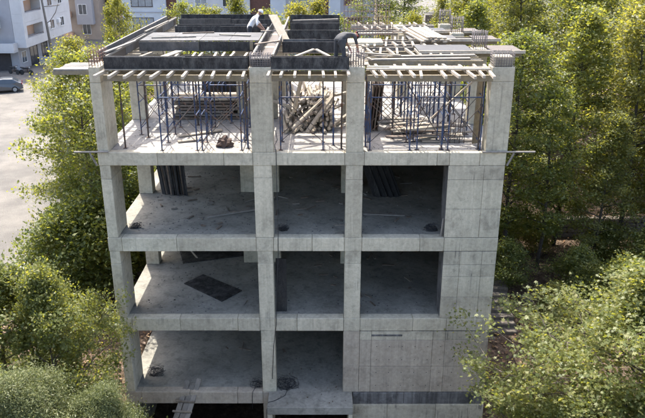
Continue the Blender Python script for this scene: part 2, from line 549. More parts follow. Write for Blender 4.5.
# front edge beams cast in segments: the formwork joints show
segs = {
    9.2: [XL, -5.35, -3.2, -2.26, -1.5, 0.72, 1.36, 3.72, 4.12, 5.1, XR],
    6.2: [XL, -6.8, -4.95, -2.25, -1.66, -0.35, 0.74, 1.34, 3.3, 4.12, XR],
    3.1: [XL, -6.75, -5.05, -3.0, -2.22, -1.68, -0.9, 0.75, 1.34, 3.2, 4.4, XR],
    0.0: [XL, -6.7, -4.9, -3.15, -2.2, -1.62],
}
drop = {9.2: 0.43, 6.2: 0.49, 3.1: 0.50, 0.0: 0.50}
for z, xs in segs.items():
    for a, b in zip(xs[:-1], xs[1:]):
        wob = rnd.uniform(-0.006, 0.006)
        box('edge_beam', a + 0.004, b - 0.004, wob, 0.34, z - drop[z] + rnd.uniform(-.005, .005), z + 0.004 + rnd.uniform(0, .004), 'concrete_old' if z == 0.0 else 'concrete', B, 0.014)

# interior downstand beams and side beams
for z in L[:4]:
    box('side_beam', XL, XL + 0.32, 0.36, YB, z - 0.48, z - 0.165, 'concrete', B)
    box('side_beam', XR - 0.32, XR - 0.004, 0.36, YB, z - 0.48, z - 0.165, 'concrete', B)
    for y in (4.5, 8.4, 11.7):
        box('cross_beam', XL + 0.33, XR - 0.33, y, y + 0.38, z - 0.5, z - 0.165, 'concrete', B)
    for x in (-2.2, 0.78):
        box('spine_beam', x, x + 0.4, 0.36, YB - 0.4, z - 0.46, z - 0.165, 'concrete', B)

def column(x0, x1, y0, y1, z0, z1, mat='concrete', joint=True):
    """a column poured in two lifts, the joint showing as a thin line"""
    if joint:
        zj = z1 - rnd.uniform(0.42, 0.5)
        box('column', x0, x1, y0, y1, z0, zj - 0.003, mat, B, 0.014)
        box('column_head', x0 + 0.004, x1 - 0.004, y0 + 0.004, y1 - 0.004, zj + 0.003, z1, mat, B, 0.01)
    else:
        box('column', x0, x1, y0, y1, z0, z1, mat, B, 0.014)

for i, z in enumerate(L[:4]):
    top = (L[i + 1] - drop.get(L[i + 1], 0)) if i < 3 else 11.95
    # front row
    column(XL + 0.02, XL + 0.37, 0.012, 1.22, z + 0.01, top - 0.004)
    wB = [(-2.2, -1.70), (-2.22, -1.69), (-2.25, -1.65), (-2.28, -1.58)][i]
    column(wB[0], wB[1], 0.012, 0.45, z + 0.01, top - 0.004)
    column(0.76, 1.32, 0.012, 0.45, z + 0.01, top - 0.004)
    # second row
    column(XL + 0.02, XL + 0.55, 4.45, 4.95, z + 0.005, top - 0.06, joint=False)
    column(-3.25, -1.72, 4.6, 4.98, z + 0.005, top - 0.06, joint=False)
    column(0.74, 1.3, 4.5, 4.95, z + 0.005, top - 0.06, joint=False)
    column(XR - 0.55, XR - 0.02, 3.75, 4.3, z + 0.005, top if i == 3 else top - 0.06, joint=False)
    # third and rear rows
    for y in (8.3, 11.5):
        column(XL + 0.02, XL + 0.55, y, y + 0.5, z + 0.005, top - 0.06, joint=False)
        column(-2.25, -1.6, y, y + 0.45, z + 0.005, top - 0.06, joint=False)
        column(3.2, 3.75, y, y + 0.4, z + 0.005, top - 0.06, joint=False)
        column(XR - 0.55, XR - 0.02, y, y + 0.5, z + 0.005, top if i == 3 else top - 0.06, joint=False)
# front right column of the top storey
column(5.26, 5.97, 0.012, 0.62, 9.21, 11.95)

# lift core and rear walls on the three lower storeys
for i, z in enumerate(L[:3]):
    t = L[i + 1] - 0.17
    box('core_wall', -1.5, 1.9, 8.6, 8.82, z + 0.006, t, 'concrete_wall', B)
    box('core_wall', -1.5, -1.28, 8.83, 11.4, z + 0.006, t, 'concrete_wall', B)
    box('core_wall', 1.68, 1.9, 8.83, 11.4, z + 0.006, t, 'concrete_wall', B)
    box('rear_wall', XL + 0.6, XR - 0.6, 11.86, 12.05, z + 0.006, t, 'concrete_wall', B)
    # right-hand side wall
    box('side_wall', XR - 0.26, XR - 0.006, 1.0, 3.7, z + 0.006, L[i + 1] - 0.49, 'concrete_wall', B)
    box('side_wall', XR - 0.26, XR - 0.006, 4.35, 11.4, z + 0.006, L[i + 1] - 0.49, 'concrete_wall', B)
box('side_wall', XL + 0.06, XL + 0.3, 5.0, 11.4, 0.006, 2.6, 'concrete_wall', B)

# shear wall at the right end: a core with formwork-cast panels on its face, joints recessed
def panel_wall(name, x0, x1, z0, z1, xs, zs, y1, mats):
    core = box(name, x0 + 0.012, x1 - 0.004, 0.03, y1, z0, z1, 'concrete_stain', B, 0.004)
    cl = core.location
    for k in range(len(zs) - 1):
        for a, b in zip(xs[:-1], xs[1:]):
            p = box('wall_panel', a + 0.004, b - 0.004, rnd.uniform(0.0, 0.006), 0.0299, zs[k] + 0.004, zs[k + 1] - 0.004, mats[k] if k < len(mats) else 'concrete_wall', core, 0.008)
            p.location = Vector(p.location) - Vector(cl)
panel_wall('shear_wall', 4.1, 5.94, 6.22, 8.76, [4.1, 5.27, 5.94], [6.22, 7.25, 8.28, 8.76], 0.95, ['concrete_wall', 'concrete', 'concrete_wall'])
panel_wall('shear_wall', 4.13, 5.94, 3.12, 5.7, [4.13, 4.7, 5.45, 5.94], [3.12, 3.95, 4.75, 5.2, 5.7], 0.95, ['concrete_wall', 'concrete', 'concrete_wall', 'concrete_wall'])
panel_wall('retaining_wall', 1.33, 5.94, 0.01, 2.58, [1.33, 1.75, 3.95, 4.4, 5.94], [0.01, 1.12, 2.22, 2.58], 0.4, ['concrete_old', 'concrete_old', 'concrete_wall'])
RW = [o for o in B.children if o.name.startswith('retaining_wall')][0]
for zz in (0.3, 0.86, 1.4, 1.95):
    for k in range(9):
        xx = 1.95 + k * 0.46
        o = tube('tie_hole', (xx, -0.004, zz), (xx, 0.02, zz), 0.016, 'wire', RW, 8)
        o.location = Vector(o.location) - Vector(RW.location)
box('recess_strip', 1.75, 2.85, -0.012, 0.02, 2.38, 2.45, 'concrete_stain', B, 0.003)
box('column', 0.75, 1.325, 0.0, 0.42, 0.01, 2.585, 'concrete_old', B, 0.012)
# stained base band and streaked footing under the retaining wall
box('base_band', 1.11, 3.0, -0.05, 0.33, -0.48, 0.0, 'concrete_stain', B, 0.01)
box('base_band', 3.008, 5.97, -0.046, 0.33, -0.48, 0.0, 'concrete_stain', B, 0.01)
for a, b in ((1.11, 2.4), (2.408, 4.2), (4.208, 5.97)):
    box('footing_wall', a, b, -0.10, 0.32, -3.0, -0.486, 'concrete_wall', B, 0.01)
# entrance landing in front of the middle bay
box('landing', -1.98, 1.09, -0.94, 0.335, -0.30, 0.012, 'floor', B, 0.012)
box('landing_wall', -1.98, -1.80, -0.9, 0.33, -3.0, -0.31, 'concrete', B)
box('landing_wall', 0.93, 1.09, -0.9, 0.33, -3.0, -0.31, 'concrete', B)
# basement: columns, rear wall, floor
for x0, x1 in ((XL + 0.02, XL + 0.37), (-2.2, -1.99)):
    box('column', x0, x1, 0.012, 0.45, -3.0, -0.51, 'concrete_old', B)
box('basement_wall', XL + 0.4, XR - 0.4, 5.6, 5.8, -3.0, -0.17, 'concrete_wall', B)
box('basement_wall', XL + 0.02, XL + 0.2, 0.5, 11.5, -3.0, -0.5, 'concrete_wall', B)

# rebar starters on the columns of the open roof
def cage(x0, x1, y0, y1, z0, z1, nx_, ny_, ties, mat='rebar_grey'):
    mb = MB()
    pts = []
    for i in range(nx_):
        for j in range(ny_):
            if 0 < i < nx_ - 1 and 0 < j < ny_ - 1: continue
            pts.append((x0 + (x1 - x0) * i / (nx_ - 1), y0 + (y1 - y0) * j / (ny_ - 1)))
    for x, y in pts:
        mb.path([(x, y, z0 - 0.05), (x + rnd.uniform(-.01, .01), y + rnd.uniform(-.01, .01), z1 + rnd.uniform(-.06, .04))], 0.011, 5)
    for k in range(ties):
        z = z0 + (z1 - z0) * (k + 0.5) / ties
        mb.path([(x0 - .01, y0 - .01, z), (x1 + .01, y0 - .01, z), (x1 + .01, y1 + .01, z), (x0 - .01, y1 + .01, z), (x0 - .01, y0 - .01, z)], 0.007, 4)
    o = mb.build('rebar_cage', mat, B)
    o['kind'] = 'stuff'
    return o
cage(XL + 0.06, XL + 0.33, 0.05, 1.1, 11.95, 12.45, 4, 5, 5, 'rebar')
cage(-2.24, -1.62, 0.06, 0.42, 11.95, 12.36, 9, 4, 6)
cage(0.80, 1.28, 0.06, 0.42, 11.95, 12.5, 7, 4, 5)
cage(5.3, 5.93, 0.06, 0.55, 11.95, 12.42, 9, 4, 6)
for y in (3.8, 8.35, 11.55):
    cage(XR - 0.52, XR - 0.06, y, y + 0.42, 11.95, 12.62, 7, 4, 4)
box('rough_column_top', -2.22, -1.63, 0.08, 0.40, 11.952, 12.22, 'concrete_stain', B, 0.02)
box('rough_column_top', 5.33, 5.9, 0.09, 0.52, 11.952, 12.27, 'concrete_wall', B, 0.02)

# ------------------------------------------------------------------ roof formwork
def pan(x0, x1, y, z0, z1, mats, T, seg=1.22, along='x', th=0.021):
    """side panel made of separate plywood sheets"""
    a = x0
    k = 0
    while a < x1 - 0.02:
        b = min(x1, a + seg * rnd.choice((1, 2, 2)))
        if x1 - b < 0.25: b = x1
        t = rnd.uniform(-0.012, 0.012)
        m = mats[k % len(mats)]
        if along == 'x':
            box('plywood_sheet', a + 0.003, b - 0.003, y + t * .4, y + th + t * .4, z0, z1 + t, m, T, 0.002, (rnd.uniform(-.03, .03), rnd.uniform(-.004, .004), rnd.uniform(-.004, .004)))
        else:
            box('plywood_sheet', y + t * .4, y + th + t * .4, a + 0.003, b - 0.003, z0, z1 + t, m, T, 0.002, (rnd.uniform(-.004, .004), rnd.uniform(-.03, .03), rnd.uniform(-.004, .004)))
        a = b; k += 1

def joists(T, x0, x1, n, y0, y1, z, mat='timber', jit=0.06, wd=0.075, ht=0.085, ang=0.03):
    for i in range(n):
        x = x0 + (x1 - x0) * (i + 0.5) / n + rnd.uniform(-jit, jit)
        a = rnd.uniform(-0.12, 0.10); s = rnd.uniform(-ang, ang)
        bar('joist', (x - s, y0 + a, z + rnd.uniform(-.008, .008)), (x + s, y1 + a * 0.5, z + rnd.uniform(-.008, .008)), wd, ht, mat, T)

def stringer(T, x0, x1, y, z, mat='timber_yellow', wd=0.09, ht=0.19):
    bar('stringer', (x0, y, z), (x1, y, z), wd, ht, mat, T)

Z0, Z1 = 11.89, 12.26
ZJ = 11.82
# front edge beam, left bay
T = thing('beam_formwork', 'black plywood formwork of the front roof beam over the left bay', 'formwork')
pan(-6.76, -2.3, 0.0, Z0, Z1, ['ply_black', 'ply_black', 'ply_black'], T)
pan(-6.76, -2.3, 0.46, Z0, Z1 - 0.03, ['ply_grey', 'ply_black'], T)
box('soffit', -6.76, -2.3, 0.022, 0.459, Z0 - 0.022, Z0 - 0.002, 'ply_brown', T, 0.002)
bar('batten', (-6.78, -0.035, Z0 - 0.01), (-2.3, -0.03, Z0 - 0.01), 0.05, 0.03, 'timber', T)
joists(T, -6.9, -2.2, 11, -1.0, 0.75, ZJ, jit=0.09, ang=0.06)
for y in (-0.28, 0.32, 0.7):
    stringer(T, -6.72, -2.32, y, 11.67)
# front edge beam, middle bay
T = thing('beam_formwork', 'black plywood formwork of the front roof beam over the middle bay', 'formwork')
pan(-1.6, 0.83, 0.0, Z0, Z1 + .01, ['ply_black'], T, 1.22)
pan(-1.6, 0.78, 0.48, Z0, Z1 - 0.03, ['ply_brown', 'ply_black'], T)
box('soffit', -1.55, 0.75, 0.022, 0.479, Z0 - 0.022, Z0 - 0.002, 'ply_brown', T, 0.002)
bar('batten', (-1.56, -0.035, Z0 - 0.01), (0.76, -0.03, Z0 - 0.01), 0.05, 0.03, 'timber', T)
joists(T, -1.85, 1.0, 7, -0.85, 0.7, ZJ, jit=0.03)
for y in (-0.28, 0.32):
    stringer(T, -1.56, 0.74, y, 11.67)
# front edge, right bay: soffit laid, no sides yet
T = thing('beam_formwork', 'pale joists and soffit boards over the front of the right bay', 'formwork')
bar('soffit_board', (1.36, 0.06, Z0 + 0.0), (5.2, 0.06, Z0 + 0.0), 0.14, 0.045, 'timber', T)
bar('soffit_board', (2.1, 0.24, Z0 + 0.01), (5.24, 0.27, Z0 + 0.01), 0.13, 0.04, 'timber_grey', T)
bar('soffit_board', (1.4, 0.45, Z0 + 0.0), (4.4, 0.42, Z0 + 0.0), 0.16, 0.04, 'plank', T)
joists(T, 1.25, 5.5, 10, -0.95, 1.15, ZJ, jit=0.12, ang=0.10)
for y in (-0.3, 0.55):
    stringer(T, 1.38, 5.22, y, 11.67)

# left edge beam running back
T = thing('beam_formwork', 'weathered plywood formwork of the long left edge beam', 'formwork')
pan(1.25, 12.1, XL + 0.02, Z0, Z1 + 0.02, ['ply_pale', 'ply_grey', 'ply_pale'], T, 1.22, 'y')
pan(0.5, 12.1, XL + 0.42, Z0, Z1, ['ply_brown', 'ply_pale', 'ply_grey'], T, 1.22, 'y')
box('soffit', XL + 0.045, XL + 0.415, 1.25, 12.1, Z0 - 0.022, Z0 - 0.002, 'ply_deck', T, 0.002)
bar('batten', (XL + 0.0, 1.2, Z1 - 0.02), (XL + 0.0, 12.1, Z1 - 0.02), 0.05, 0.07, 'timber_grey', T)
bar('batten', (XL + 0.47, 0.5, Z1 - 0.06), (XL + 0.47, 12.0, Z1 - 0.06), 0.05, 0.06, 'timber_grey', T)
for k in range(17):
    y = 1.4 + k * 0.63 + rnd.uniform(-.08, .08)
    bar('joist', (XL - 0.55 + rnd.uniform(-.1, .1), y, ZJ), (XL + 0.9 + rnd.uniform(-.1, .1), y, ZJ), 0.075, 0.085, 'timber', T)
for x in (XL - 0.2, XL + 0.6):
    bar('stringer', (x, 1.2, 11.67), (x, 12.0, 11.67), 0.09, 0.19, 'timber_yellow', T)

# deck and cross beams of the left bay
T = thing('roof_deck', 'weathered grey plywood deck behind the front roof beam', 'formwork')
for k in range(4):
    for j in range(2):
        x0 = -6.62 + k * 1.08; y0 = 4.05 + j * 1.12
        box('deck_sheet', x0 + .004, x0 + 1.072, y0 + .004, y0 + 1.112, 12.205 + rnd.uniform(0, .012), 12.226 + rnd.uniform(0, .01), 'ply_deck', T, 0.002)
T = thing('beam_formwork', 'black and grey plywood formwork of the second cross beam, left bay', 'formwork')
pan(-6.62, -2.3, 3.95, Z0 - 0.03, 12.2, ['ply_grey', 'ply_black', 'ply_black', 'ply_black'], T, 1.08)
joists(T, -5.6, -2.5, 8, 2.7, 3.9, ZJ - 0.02, jit=0.12)
bar('ledger', (-6.6, 2.75, 11.71), (-2.3, 2.75, 11.71), 0.09, 0.12, 'timber_yellow', T)
bar('ledger', (-6.6, 3.85, 11.70), (-2.3, 3.85, 11.70), 0.09, 0.12, 'timber_yellow', T)
bar('walk_plank', (-5.75, 2.1, 11.80), (-5.15, 3.85, 11.88), 0.26, 0.04, 'timber', T)
bar('walk_plank', (-6.5, 2.3, 11.80), (-6.1, 3.6, 11.86), 0.12, 0.05, 'plank', T)
T = thing('beam_formwork', 'dark plywood formwork of the third cross beam, left bay', 'formwork')
pan(-6.15, -2.35, 8.2, 11.85, 12.26, ['ply_black', 'ply_black', 'ply_grey', 'ply_black'], T, 0.95)
pan(-6.15, -2.35, 8.72, 11.85, 12.27, ['ply_deck', 'ply_grey'], T)
box('soffit', -6.1, -2.4, 8.23, 8.71, 11.82, 11.84, 'ply_brown', T, 0.002)
joists(T, -6.0, -2.5, 8, 7.2, 9.2, 11.77, jit=0.1)
T = thing('beam_formwork', 'dark plywood formwork of the rear roof beam, left bay', 'formwork')
pan(-6.6, -2.35, 11.5, 11.85, 12.2, ['ply_grey', 'ply_deck', 'ply_black'], T, 1.2)
pan(-6.6, -2.35, 12.05, 11.85, 12.36, ['ply_black', 'ply_black', 'ply_brown'], T, 1.3)
box('soffit', -6.5, -2.4, 11.53, 12.04, 11.82, 11.84, 'ply_brown', T, 0.002)
joists(T, -6.5, -2.5, 8, 10.4, 12.6, 11.77, jit=0.1)

# long beam between left and middle bay
T = thing('beam_formwork', 'long plywood beam trough with pale edges running back beside the middle bay', 'formwork')
pan(0.6, 12.0, -2.2, 11.88, 12.22, ['ply_black', 'ply_grey'], T, 1.22, 'y')
pan(0.6, 12.0, -1.62, 11.88, 12.24, ['ply_brown', 'ply_black'], T, 1.22, 'y')
box('soffit', -2.17, -1.63, 0.62, 12.0, 11.855, 11.875, 'ply_brown', T, 0.002)
bar('batten', (-2.23, 0.6, 12.21), (-2.23, 8.0, 12.21), 0.05, 0.06, 'timber', T)
bar('batten', (-1.565, 0.6, 12.23), (-1.565, 12.0, 12.23), 0.05, 0.06, 'timber', T)
for k in range(7):
    y = 0.9 + k * 1.6
    bar('joist', (-2.75, y, 11.8), (-1.1, y + .05, 11.8), 0.075, 0.085, 'timber', T)
# middle bay
T = thing('beam_formwork', 'black plywood formwork of the second cross beam, middle bay', 'formwork')
pan(-1.45, 0.75, 3.9, 11.8, 12.2, ['ply_black'], T, 1.22)
pan(-1.45, 0.75, 4.4, 11.8, 12.22, ['ply_grey', 'ply_deck'], T)
box('soffit', -1.4, 0.72, 3.925, 4.39, 11.77, 11.79, 'ply_brown', T, 0.002)
joists(T, -1.5, 0.7, 7, 4.9, 6.1, 11.86, jit=0.05)
for k, y in enumerate((1.5, 2.3, 3.1)):
    bar('cross_plank', (-1.55, y, 11.74 + k * .002), (0.78, y + 0.06, 11.74 + k * .002), 0.24, 0.04, 'plank', T)
bar('brace_board', (-1.5, 1.6, 11.8), (-0.3, 2.6, 12.12), 0.11, 0.045, 'timber', T)
bar('brace_board', (0.72, 1.5, 11.8), (-0.22, 2.55, 12.12), 0.11, 0.045, 'timber', T)
bar('ledger', (-1.5, 5.0, 11.76), (0.75, 5.0, 11.76), 0.09, 0.12, 'timber_yellow', T)
bar('ledger', (-1.5, 5.9, 11.76), (0.75, 5.9, 11.76), 0.09, 0.12, 'timber_yellow', T)
T = thing('beam_formwork', 'tall black plywood formwork of the third cross beam, middle bay', 'formwork')
pan(-1.4, 0.72, 6.7, 11.75, 12.27, ['ply_black', 'ply_grey'], T, 1.1)
pan(-1.4, 0.72, 9.4, 11.9, 12.25, ['ply_black'], T, 1.1)
joists(T, -1.5, 0.7, 6, 7.2, 9.2, 11.77, jit=0.05)
T = thing('beam_formwork', 'dark plywood formwork of the rear roof beam, middle bay', 'formwork')
pan(-1.5, 0.8, 12.0, 11.85, 12.34, ['ply_black', 'ply_grey'], T, 1.3)
pan(-1.5, 0.8, 11.5, 11.85, 12.15, ['ply_deck'], T, 1.3)
joists(T, -1.5, 0.8, 5, 10.4, 12.5, 11.77, jit=0.05)
tag(bar('leaning_board', (-1.35, 5.0, 12.02), (-1.95, 6.6, 12.86), 0.34, 0.04, 'plank'), 'wide pale board propped upright beside the long beam trough', 'board')

# right bay: rows of pale joists on stringers
rows = [(3.0, 4.45, 1.5, 4.7, 9, 'second', 11.86), (4.75, 5.9, 1.5, 4.4, 8, 'third', 11.90), (6.3, 7.3, 2.4, 4.7, 7, 'fourth', 11.9), (9.8, 11.0, 1.7, 4.9, 9, 'fifth', 11.9), (11.7, 12.6, 1.5, 5.0, 9, 'rearmost', 11.9)]
for y0, y1, x0, x1, n, word, z in rows:
    T = thing('joist_row', 'row of pale joists over the right bay, %s row from the front' % word if word != 'rearmost' else 'rearmost row of pale joists over the right bay', 'joists')
    joists(T, x0, x1, n, y0, y1, z, jit=0.07, ang=0.09)
    for y in (y0 + 0.2, y1 - 0.25):
        bar('stringer', (x0 - 0.15, y, z - 0.14), (x1 + 0.2, y + 0.03, z - 0.14), 0.09, 0.19, 'timber_grey' if word != 'second' else 'timber_yellow', T)
for k, (y, x0, x1) in enumerate(((1.6, 1.5, 4.9), (2.3, 2.2, 5.2), (8.4, 1.4, 4.2))):
    tag(bar('loose_plank', (x0, y, 11.93), (x1, y + 0.15, 11.95), 0.2, 0.045, ('timber_grey', 'plank', 'timber')[k]),
        ('long grey plank lying across the joists behind the front of right bay', 'brownish plank lying across the joists near the right front column', 'pale plank lying across the joists beside the rebar wall')[k], 'plank')
for y in (1.55, 2.3):
    T = thing('joist_row', 'yellow stringer pair under loose planks, %s one, right bay' % ('front' if y < 2 else 'rear'), 'joists')
    bar('stringer', (1.4, y, 11.83), (5.3, y, 11.83), 0.09, 0.15, 'timber_yellow', T)
    bar('stringer', (1.4, y + .3, 11.83), (5.3, y + .3, 11.83), 0.09, 0.15, 'timber_grey', T)
# stack of pale boards on the right
T = thing('board_stack', 'slanted stack of pale sawn boards lying on the right-hand joists', 'boards', (4.25, 6.9, 12.0))
for r_ in range(3):
    for c in range(6 - r_):
        x = -0.55 + c * 0.2 + r_ * 0.1
        bar('board', (x + 0.15, -1.5 + rnd.uniform(-.15, .15), r_ * 0.06), (x - 0.25 + rnd.uniform(-.05, .05), 1.9 + rnd.uniform(-.2, .2), r_ * 0.06 + 0.02), 0.17, 0.05, 'timber' if rnd.random() < .7 else 'plank', T)
# soffit decks on the right edge
for y0, y1, x1, word in ((3.3, 4.9, 7.05, 'nearest'), (6.4, 7.7, 6.9, 'middle'), (9.0, 10.2, 6.7, 'farthest')):
    T = thing('edge_deck', 'plywood edge deck jutting out past the right columns, %s of three' % word, 'formwork')
    box('deck_sheet', 3.4, XR - 0.62, y0, y1, 11.93, 11.952, 'ply_deck', T, 0.002)
    box('deck_sheet', XR + 0.03, x1, y0, y1 - 0.2, 11.94, 11.962, 'ply_brown', T, 0.002)
    box('deck_sheet', XR - 0.61, XR + 0.025, y0, y0 + 0.4, 11.934, 11.955, 'ply_deck', T, 0.002)
    bar('edge_board', (3.4, y0 - 0.03, 11.92), (x1 + .1, y0 - 0.03, 11.93), 0.045, 0.11, 'timber', T)
    bar('stringer', (3.4, y0 + 0.15, 11.83), (x1, y0 + 0.15, 11.83), 0.09, 0.17, 'timber_yellow', T)
    bar('stringer', (3.4, y1 - 0.25, 11.83), (x1, y1 - 0.25, 11.83), 0.09, 0.17, 'timber_yellow', T)

# left platform of planks sticking out past the left front column
T = thing('plank_platform', 'stack of brown planks jutting out past the left front column', 'planks', (-7.7, 0.3, 11.85))
for k in range(5):
    for j in range(1):
        bar('plank', (-0.62 + rnd.uniform(-.12, .1), -0.1 + k * 0.27, j * 0.055), (0.55, -0.1 + k * 0.27 + rnd.uniform(-.04, .04), j * 0.055), 0.2, 0.045, rnd.choice(('timber_dark', 'timber_grey', 'timber_grey')), T)
bar('bearer', (-0.7, -0.18, -0.09), (0.62, -0.18, -0.09), 0.07, 0.12, 'timber_yellow', T)
bar('bearer', (-0.7, 1.0, -0.09), (0.56, 1.0, -0.09), 0.07, 0.12, 'timber_yellow', T)

# tall rebar mat of the lift core
T = thing('rebar_wall', 'tall standing mat of vertical rebar for the core wall', 'rebar', (0.85, 6.6, 11.7))
for k in range(15):
    x = k * 0.125
    bar_h = rnd.uniform(1.75, 2.15)
    tube('vertical_bar', (x, 0, 0), (x + rnd.uniform(-.02, .02), rnd.uniform(-.03, .03), bar_h), 0.009, 'rebar_grey', T, 5)
    tube('vertical_bar', (x + .04, 0.42, 0), (x + .04 + rnd.uniform(-.03, .03), 0.42, bar_h + rnd.uniform(-.2, .1)), 0.008, 'rebar_grey', T, 5)
for k in range(7):
    tube('tie_bar', (-0.05, -0.02, 0.2 + k * 0.22), (1.82, -0.02, 0.2 + k * 0.22 + rnd.uniform(-.02, .02)), 0.010, 'rebar', T, 5)
T = thing('rebar_bundle', 'cluster of tall bent starter bars beside the core rebar', 'rebar', (2.3, 8.2, 11.75))
for k in range(7):
    tube('vertical_bar', (k * 0.1, 0, 0), (k * 0.1 + rnd.uniform(-.05, .05), rnd.uniform(-.05, .05), rnd.uniform(0.6, 1.2)), 0.010, 'rebar', T, 5)
tag(box('mortar_box', 0.95, 2.3, 5.2, 6.2, 11.86, 12.02, 'concrete_wall', None, 0.03), 'light grey concrete core top below the tall rebar', 'concrete')
tag(box('plank_walkway', 0.95, 1.5, 0.9, 5.1, 11.84, 11.88, 'plank', None, 0.004), 'grey-brown plank walkway running back over the third column line', 'walkway')

CL = [((-6.3, 4.6, 12.25), (-4.7, 4.9, 12.26), 'grey batten lying on the roof deck, leftmost'), ((-3.9, 5.5, 12.25), (-2.7, 5.1, 12.26), 'grey batten lying on the roof deck near the long trough'),
      ((-5.4, 5.9, 12.25), (-4.2, 6.1, 12.26), 'grey batten along the rear edge of the roof deck'), ((-6.9, 0.7, 12.30), (-6.6, 3.4, 12.30), 'batten laid along the top of the left edge formwork'),
      ((-6.85, 6.0, 12.30), (-6.7, 9.6, 12.31), 'long batten on the rear part of the left edge formwork'), ((-2.3, 2.6, 12.29), (-1.5, 3.4, 12.30), 'short board bridging the long beam trough near the front'),
      ((-2.4, 6.2, 12.29), (-1.3, 6.4, 12.30), 'short board bridging the long beam trough halfway back'), ((1.2, 2.8, 11.98), (2.6, 1.9, 12.02), 'slanted board lying across the right bay planks'),
      ((2.9, 7.9, 12.05), (4.6, 8.5, 12.07), 'slanted board behind the board stack'), ((-1.3, 9.9, 12.30), (0.7, 10.4, 12.31), 'board bridging the rear middle bay')]
for k, (a_, b_, lab_) in enumerate(CL):
    tag(bar('loose_board', a_, b_, 0.11 if k % 2 else 0.08, 0.04, ('timber_grey', 'plank', 'timber_dark')[k % 3]), lab_, 'board')
tag(box('yellow_board', -2.62, -2.50, 3.90, 3.935, 11.9, 12.22, 'timber_yellow', None, 0.004), 'short yellowish board upright on the second beam panel', 'board')
# scattered rubble and offcuts on the walkway by the second worker
for k in range(14):
    x, y = rnd.uniform(0.95, 1.9), rnd.uniform(1.0, 4.8)
    a = rnd.uniform(0, 3.1); ln = rnd.uniform(0.15, 0.5)
    tag(bar('timber_offcut', (x, y, 11.93 + k * .002), (x + ln * math.cos(a), y + ln * math.sin(a), 11.95 + k * .002), 0.08, 0.05, rnd.choice(('timber', 'plank', 'timber_grey'))),
        'short timber offcut lying on the roof walkway by the bent worker', 'offcut', 'offcuts on the roof walkway')

# ------------------------------------------------------------------ shoring on the top floor
def tower(wd, dp, h, label, loc, rz=0.0, mat='blue_steel'):
    T = thing('shoring_tower', label, 'scaffold', loc, rz, 'shoring towers on the top floor')
    for x in (0, wd):
        for y in (0, dp):
            tube('post', (x, y, 0.02), (x, y, h - 0.25), 0.023, mat, T)
            tube('jack', (x, y, h - 0.3), (x, y, h), 0.018, 'dark_steel', T, 6)
            box('foot_plate', x - .07, x + .07, y - .07, y + .07, 0.0, 0.015, 'dark_steel', T, 0.002)
        for z in (0.25, 1.15, 1.75):
            tube('rail', (x, 0, z), (x, dp, z), 0.02, mat, T, 6)
    for y in (0, dp):
        tube('cross_brace', (0, y - .03, 0.3), (wd, y - .03, 1.55), 0.012, 'dark_steel', T, 6)
        tube('cross_brace', (0, y - .045, 1.55), (wd, y - .045, 0.3), 0.012, 'dark_steel', T, 6)
    tube('rail', (0, 0.0, 1.75), (wd, 0.0, 1.75), 0.02, mat, T, 6)
    return T
rowsY = [(0.28, 'front'), (2.3, 'second'), (5.4, 'third')]
baysX = [('left', [(-6.35, 0.95), (-5.25, 1.15), (-3.95, 1.28)], ['left', 'centre', 'right']),
         ('middle', [(-1.38, 1.38)], ['']),
         ('right', [(1.55, 1.3), (3.05, 0.8), (4.05, 1.05)], ['left', 'centre', 'right'])]
for y, rw in rowsY:
    for bay, xs, words in baysX:
        for (x, wd), word in zip(xs, words):
            if rw == 'second' and bay == 'middle': continue
            if rw == 'front' and (bay, word) == ('left', 'left'): continue
            lab = 'blue steel shoring tower in the %s row of the %s bay' % (rw, bay)
            if word: lab += ', %s one' % word
            tower(wd, 1.0, 2.36, lab, (x + rnd.uniform(-.06, .06), y + rnd.uniform(-.05, .05), 9.2))
# single steel props
props = [(-6.5, 0.55, 'dark'), (-6.05, 1.9, 'dark'), (-2.45, 0.5, 'blue'), (-2.6, 1.5, 'dark'), (0.36, 0.9, 'blue'), (0.62, 0.45, 'dark'), (1.42, 0.7, 'blue'), (2.4, 1.7, 'dark'), (3.9, 0.4, 'blue'), (5.1, 0.4, 'dark'), (-4.6, 3.6, 'dark'), (4.6, 3.4, 'dark'), (2.2, 4.0, 'blue'), (-1.2, 4.2, 'blue'), (-3.4, 3.9, 'blue')]
pl = ['beside the left front column', 'behind the left front column', 'just left of the second front column', 'deeper behind the second front column', 'in the right half of the middle bay', 'close to the left side of the third front column', 'close to the right side of the third front column', 'behind the first tower of the right bay', 'at the front centre of the right bay', 'beside the right front column', 'near the timber stack of the left bay', 'deep in the right bay', 'deep in the right bay behind the leaning sheets', 'behind the timber pile of the middle bay', 'deep in the left bay near the wide inner column']
for (x, y, c), where in zip(props, pl):
    T = thing('steel_prop', '%s telescopic steel prop %s' % (c, where), 'prop', (x, y, 9.2), 0, 'steel props on the top floor')
    m = 'blue_steel' if c == 'blue' else 'dark_steel'
    tube('outer_tube', (0, 0, 0.02), (0, 0, 1.5), 0.03, m, T)
    tube('inner_tube', (0, 0, 1.45), (0.01, 0, 2.36), 0.022, 'dark_steel', T)
    box('foot_plate', -.07, .07, -.07, .07, 0, 0.015, 'dark_steel', T, 0.002)
    tube('collar', (0, 0, 1.42), (0, 0, 1.52), 0.042, 'dark_steel', T)

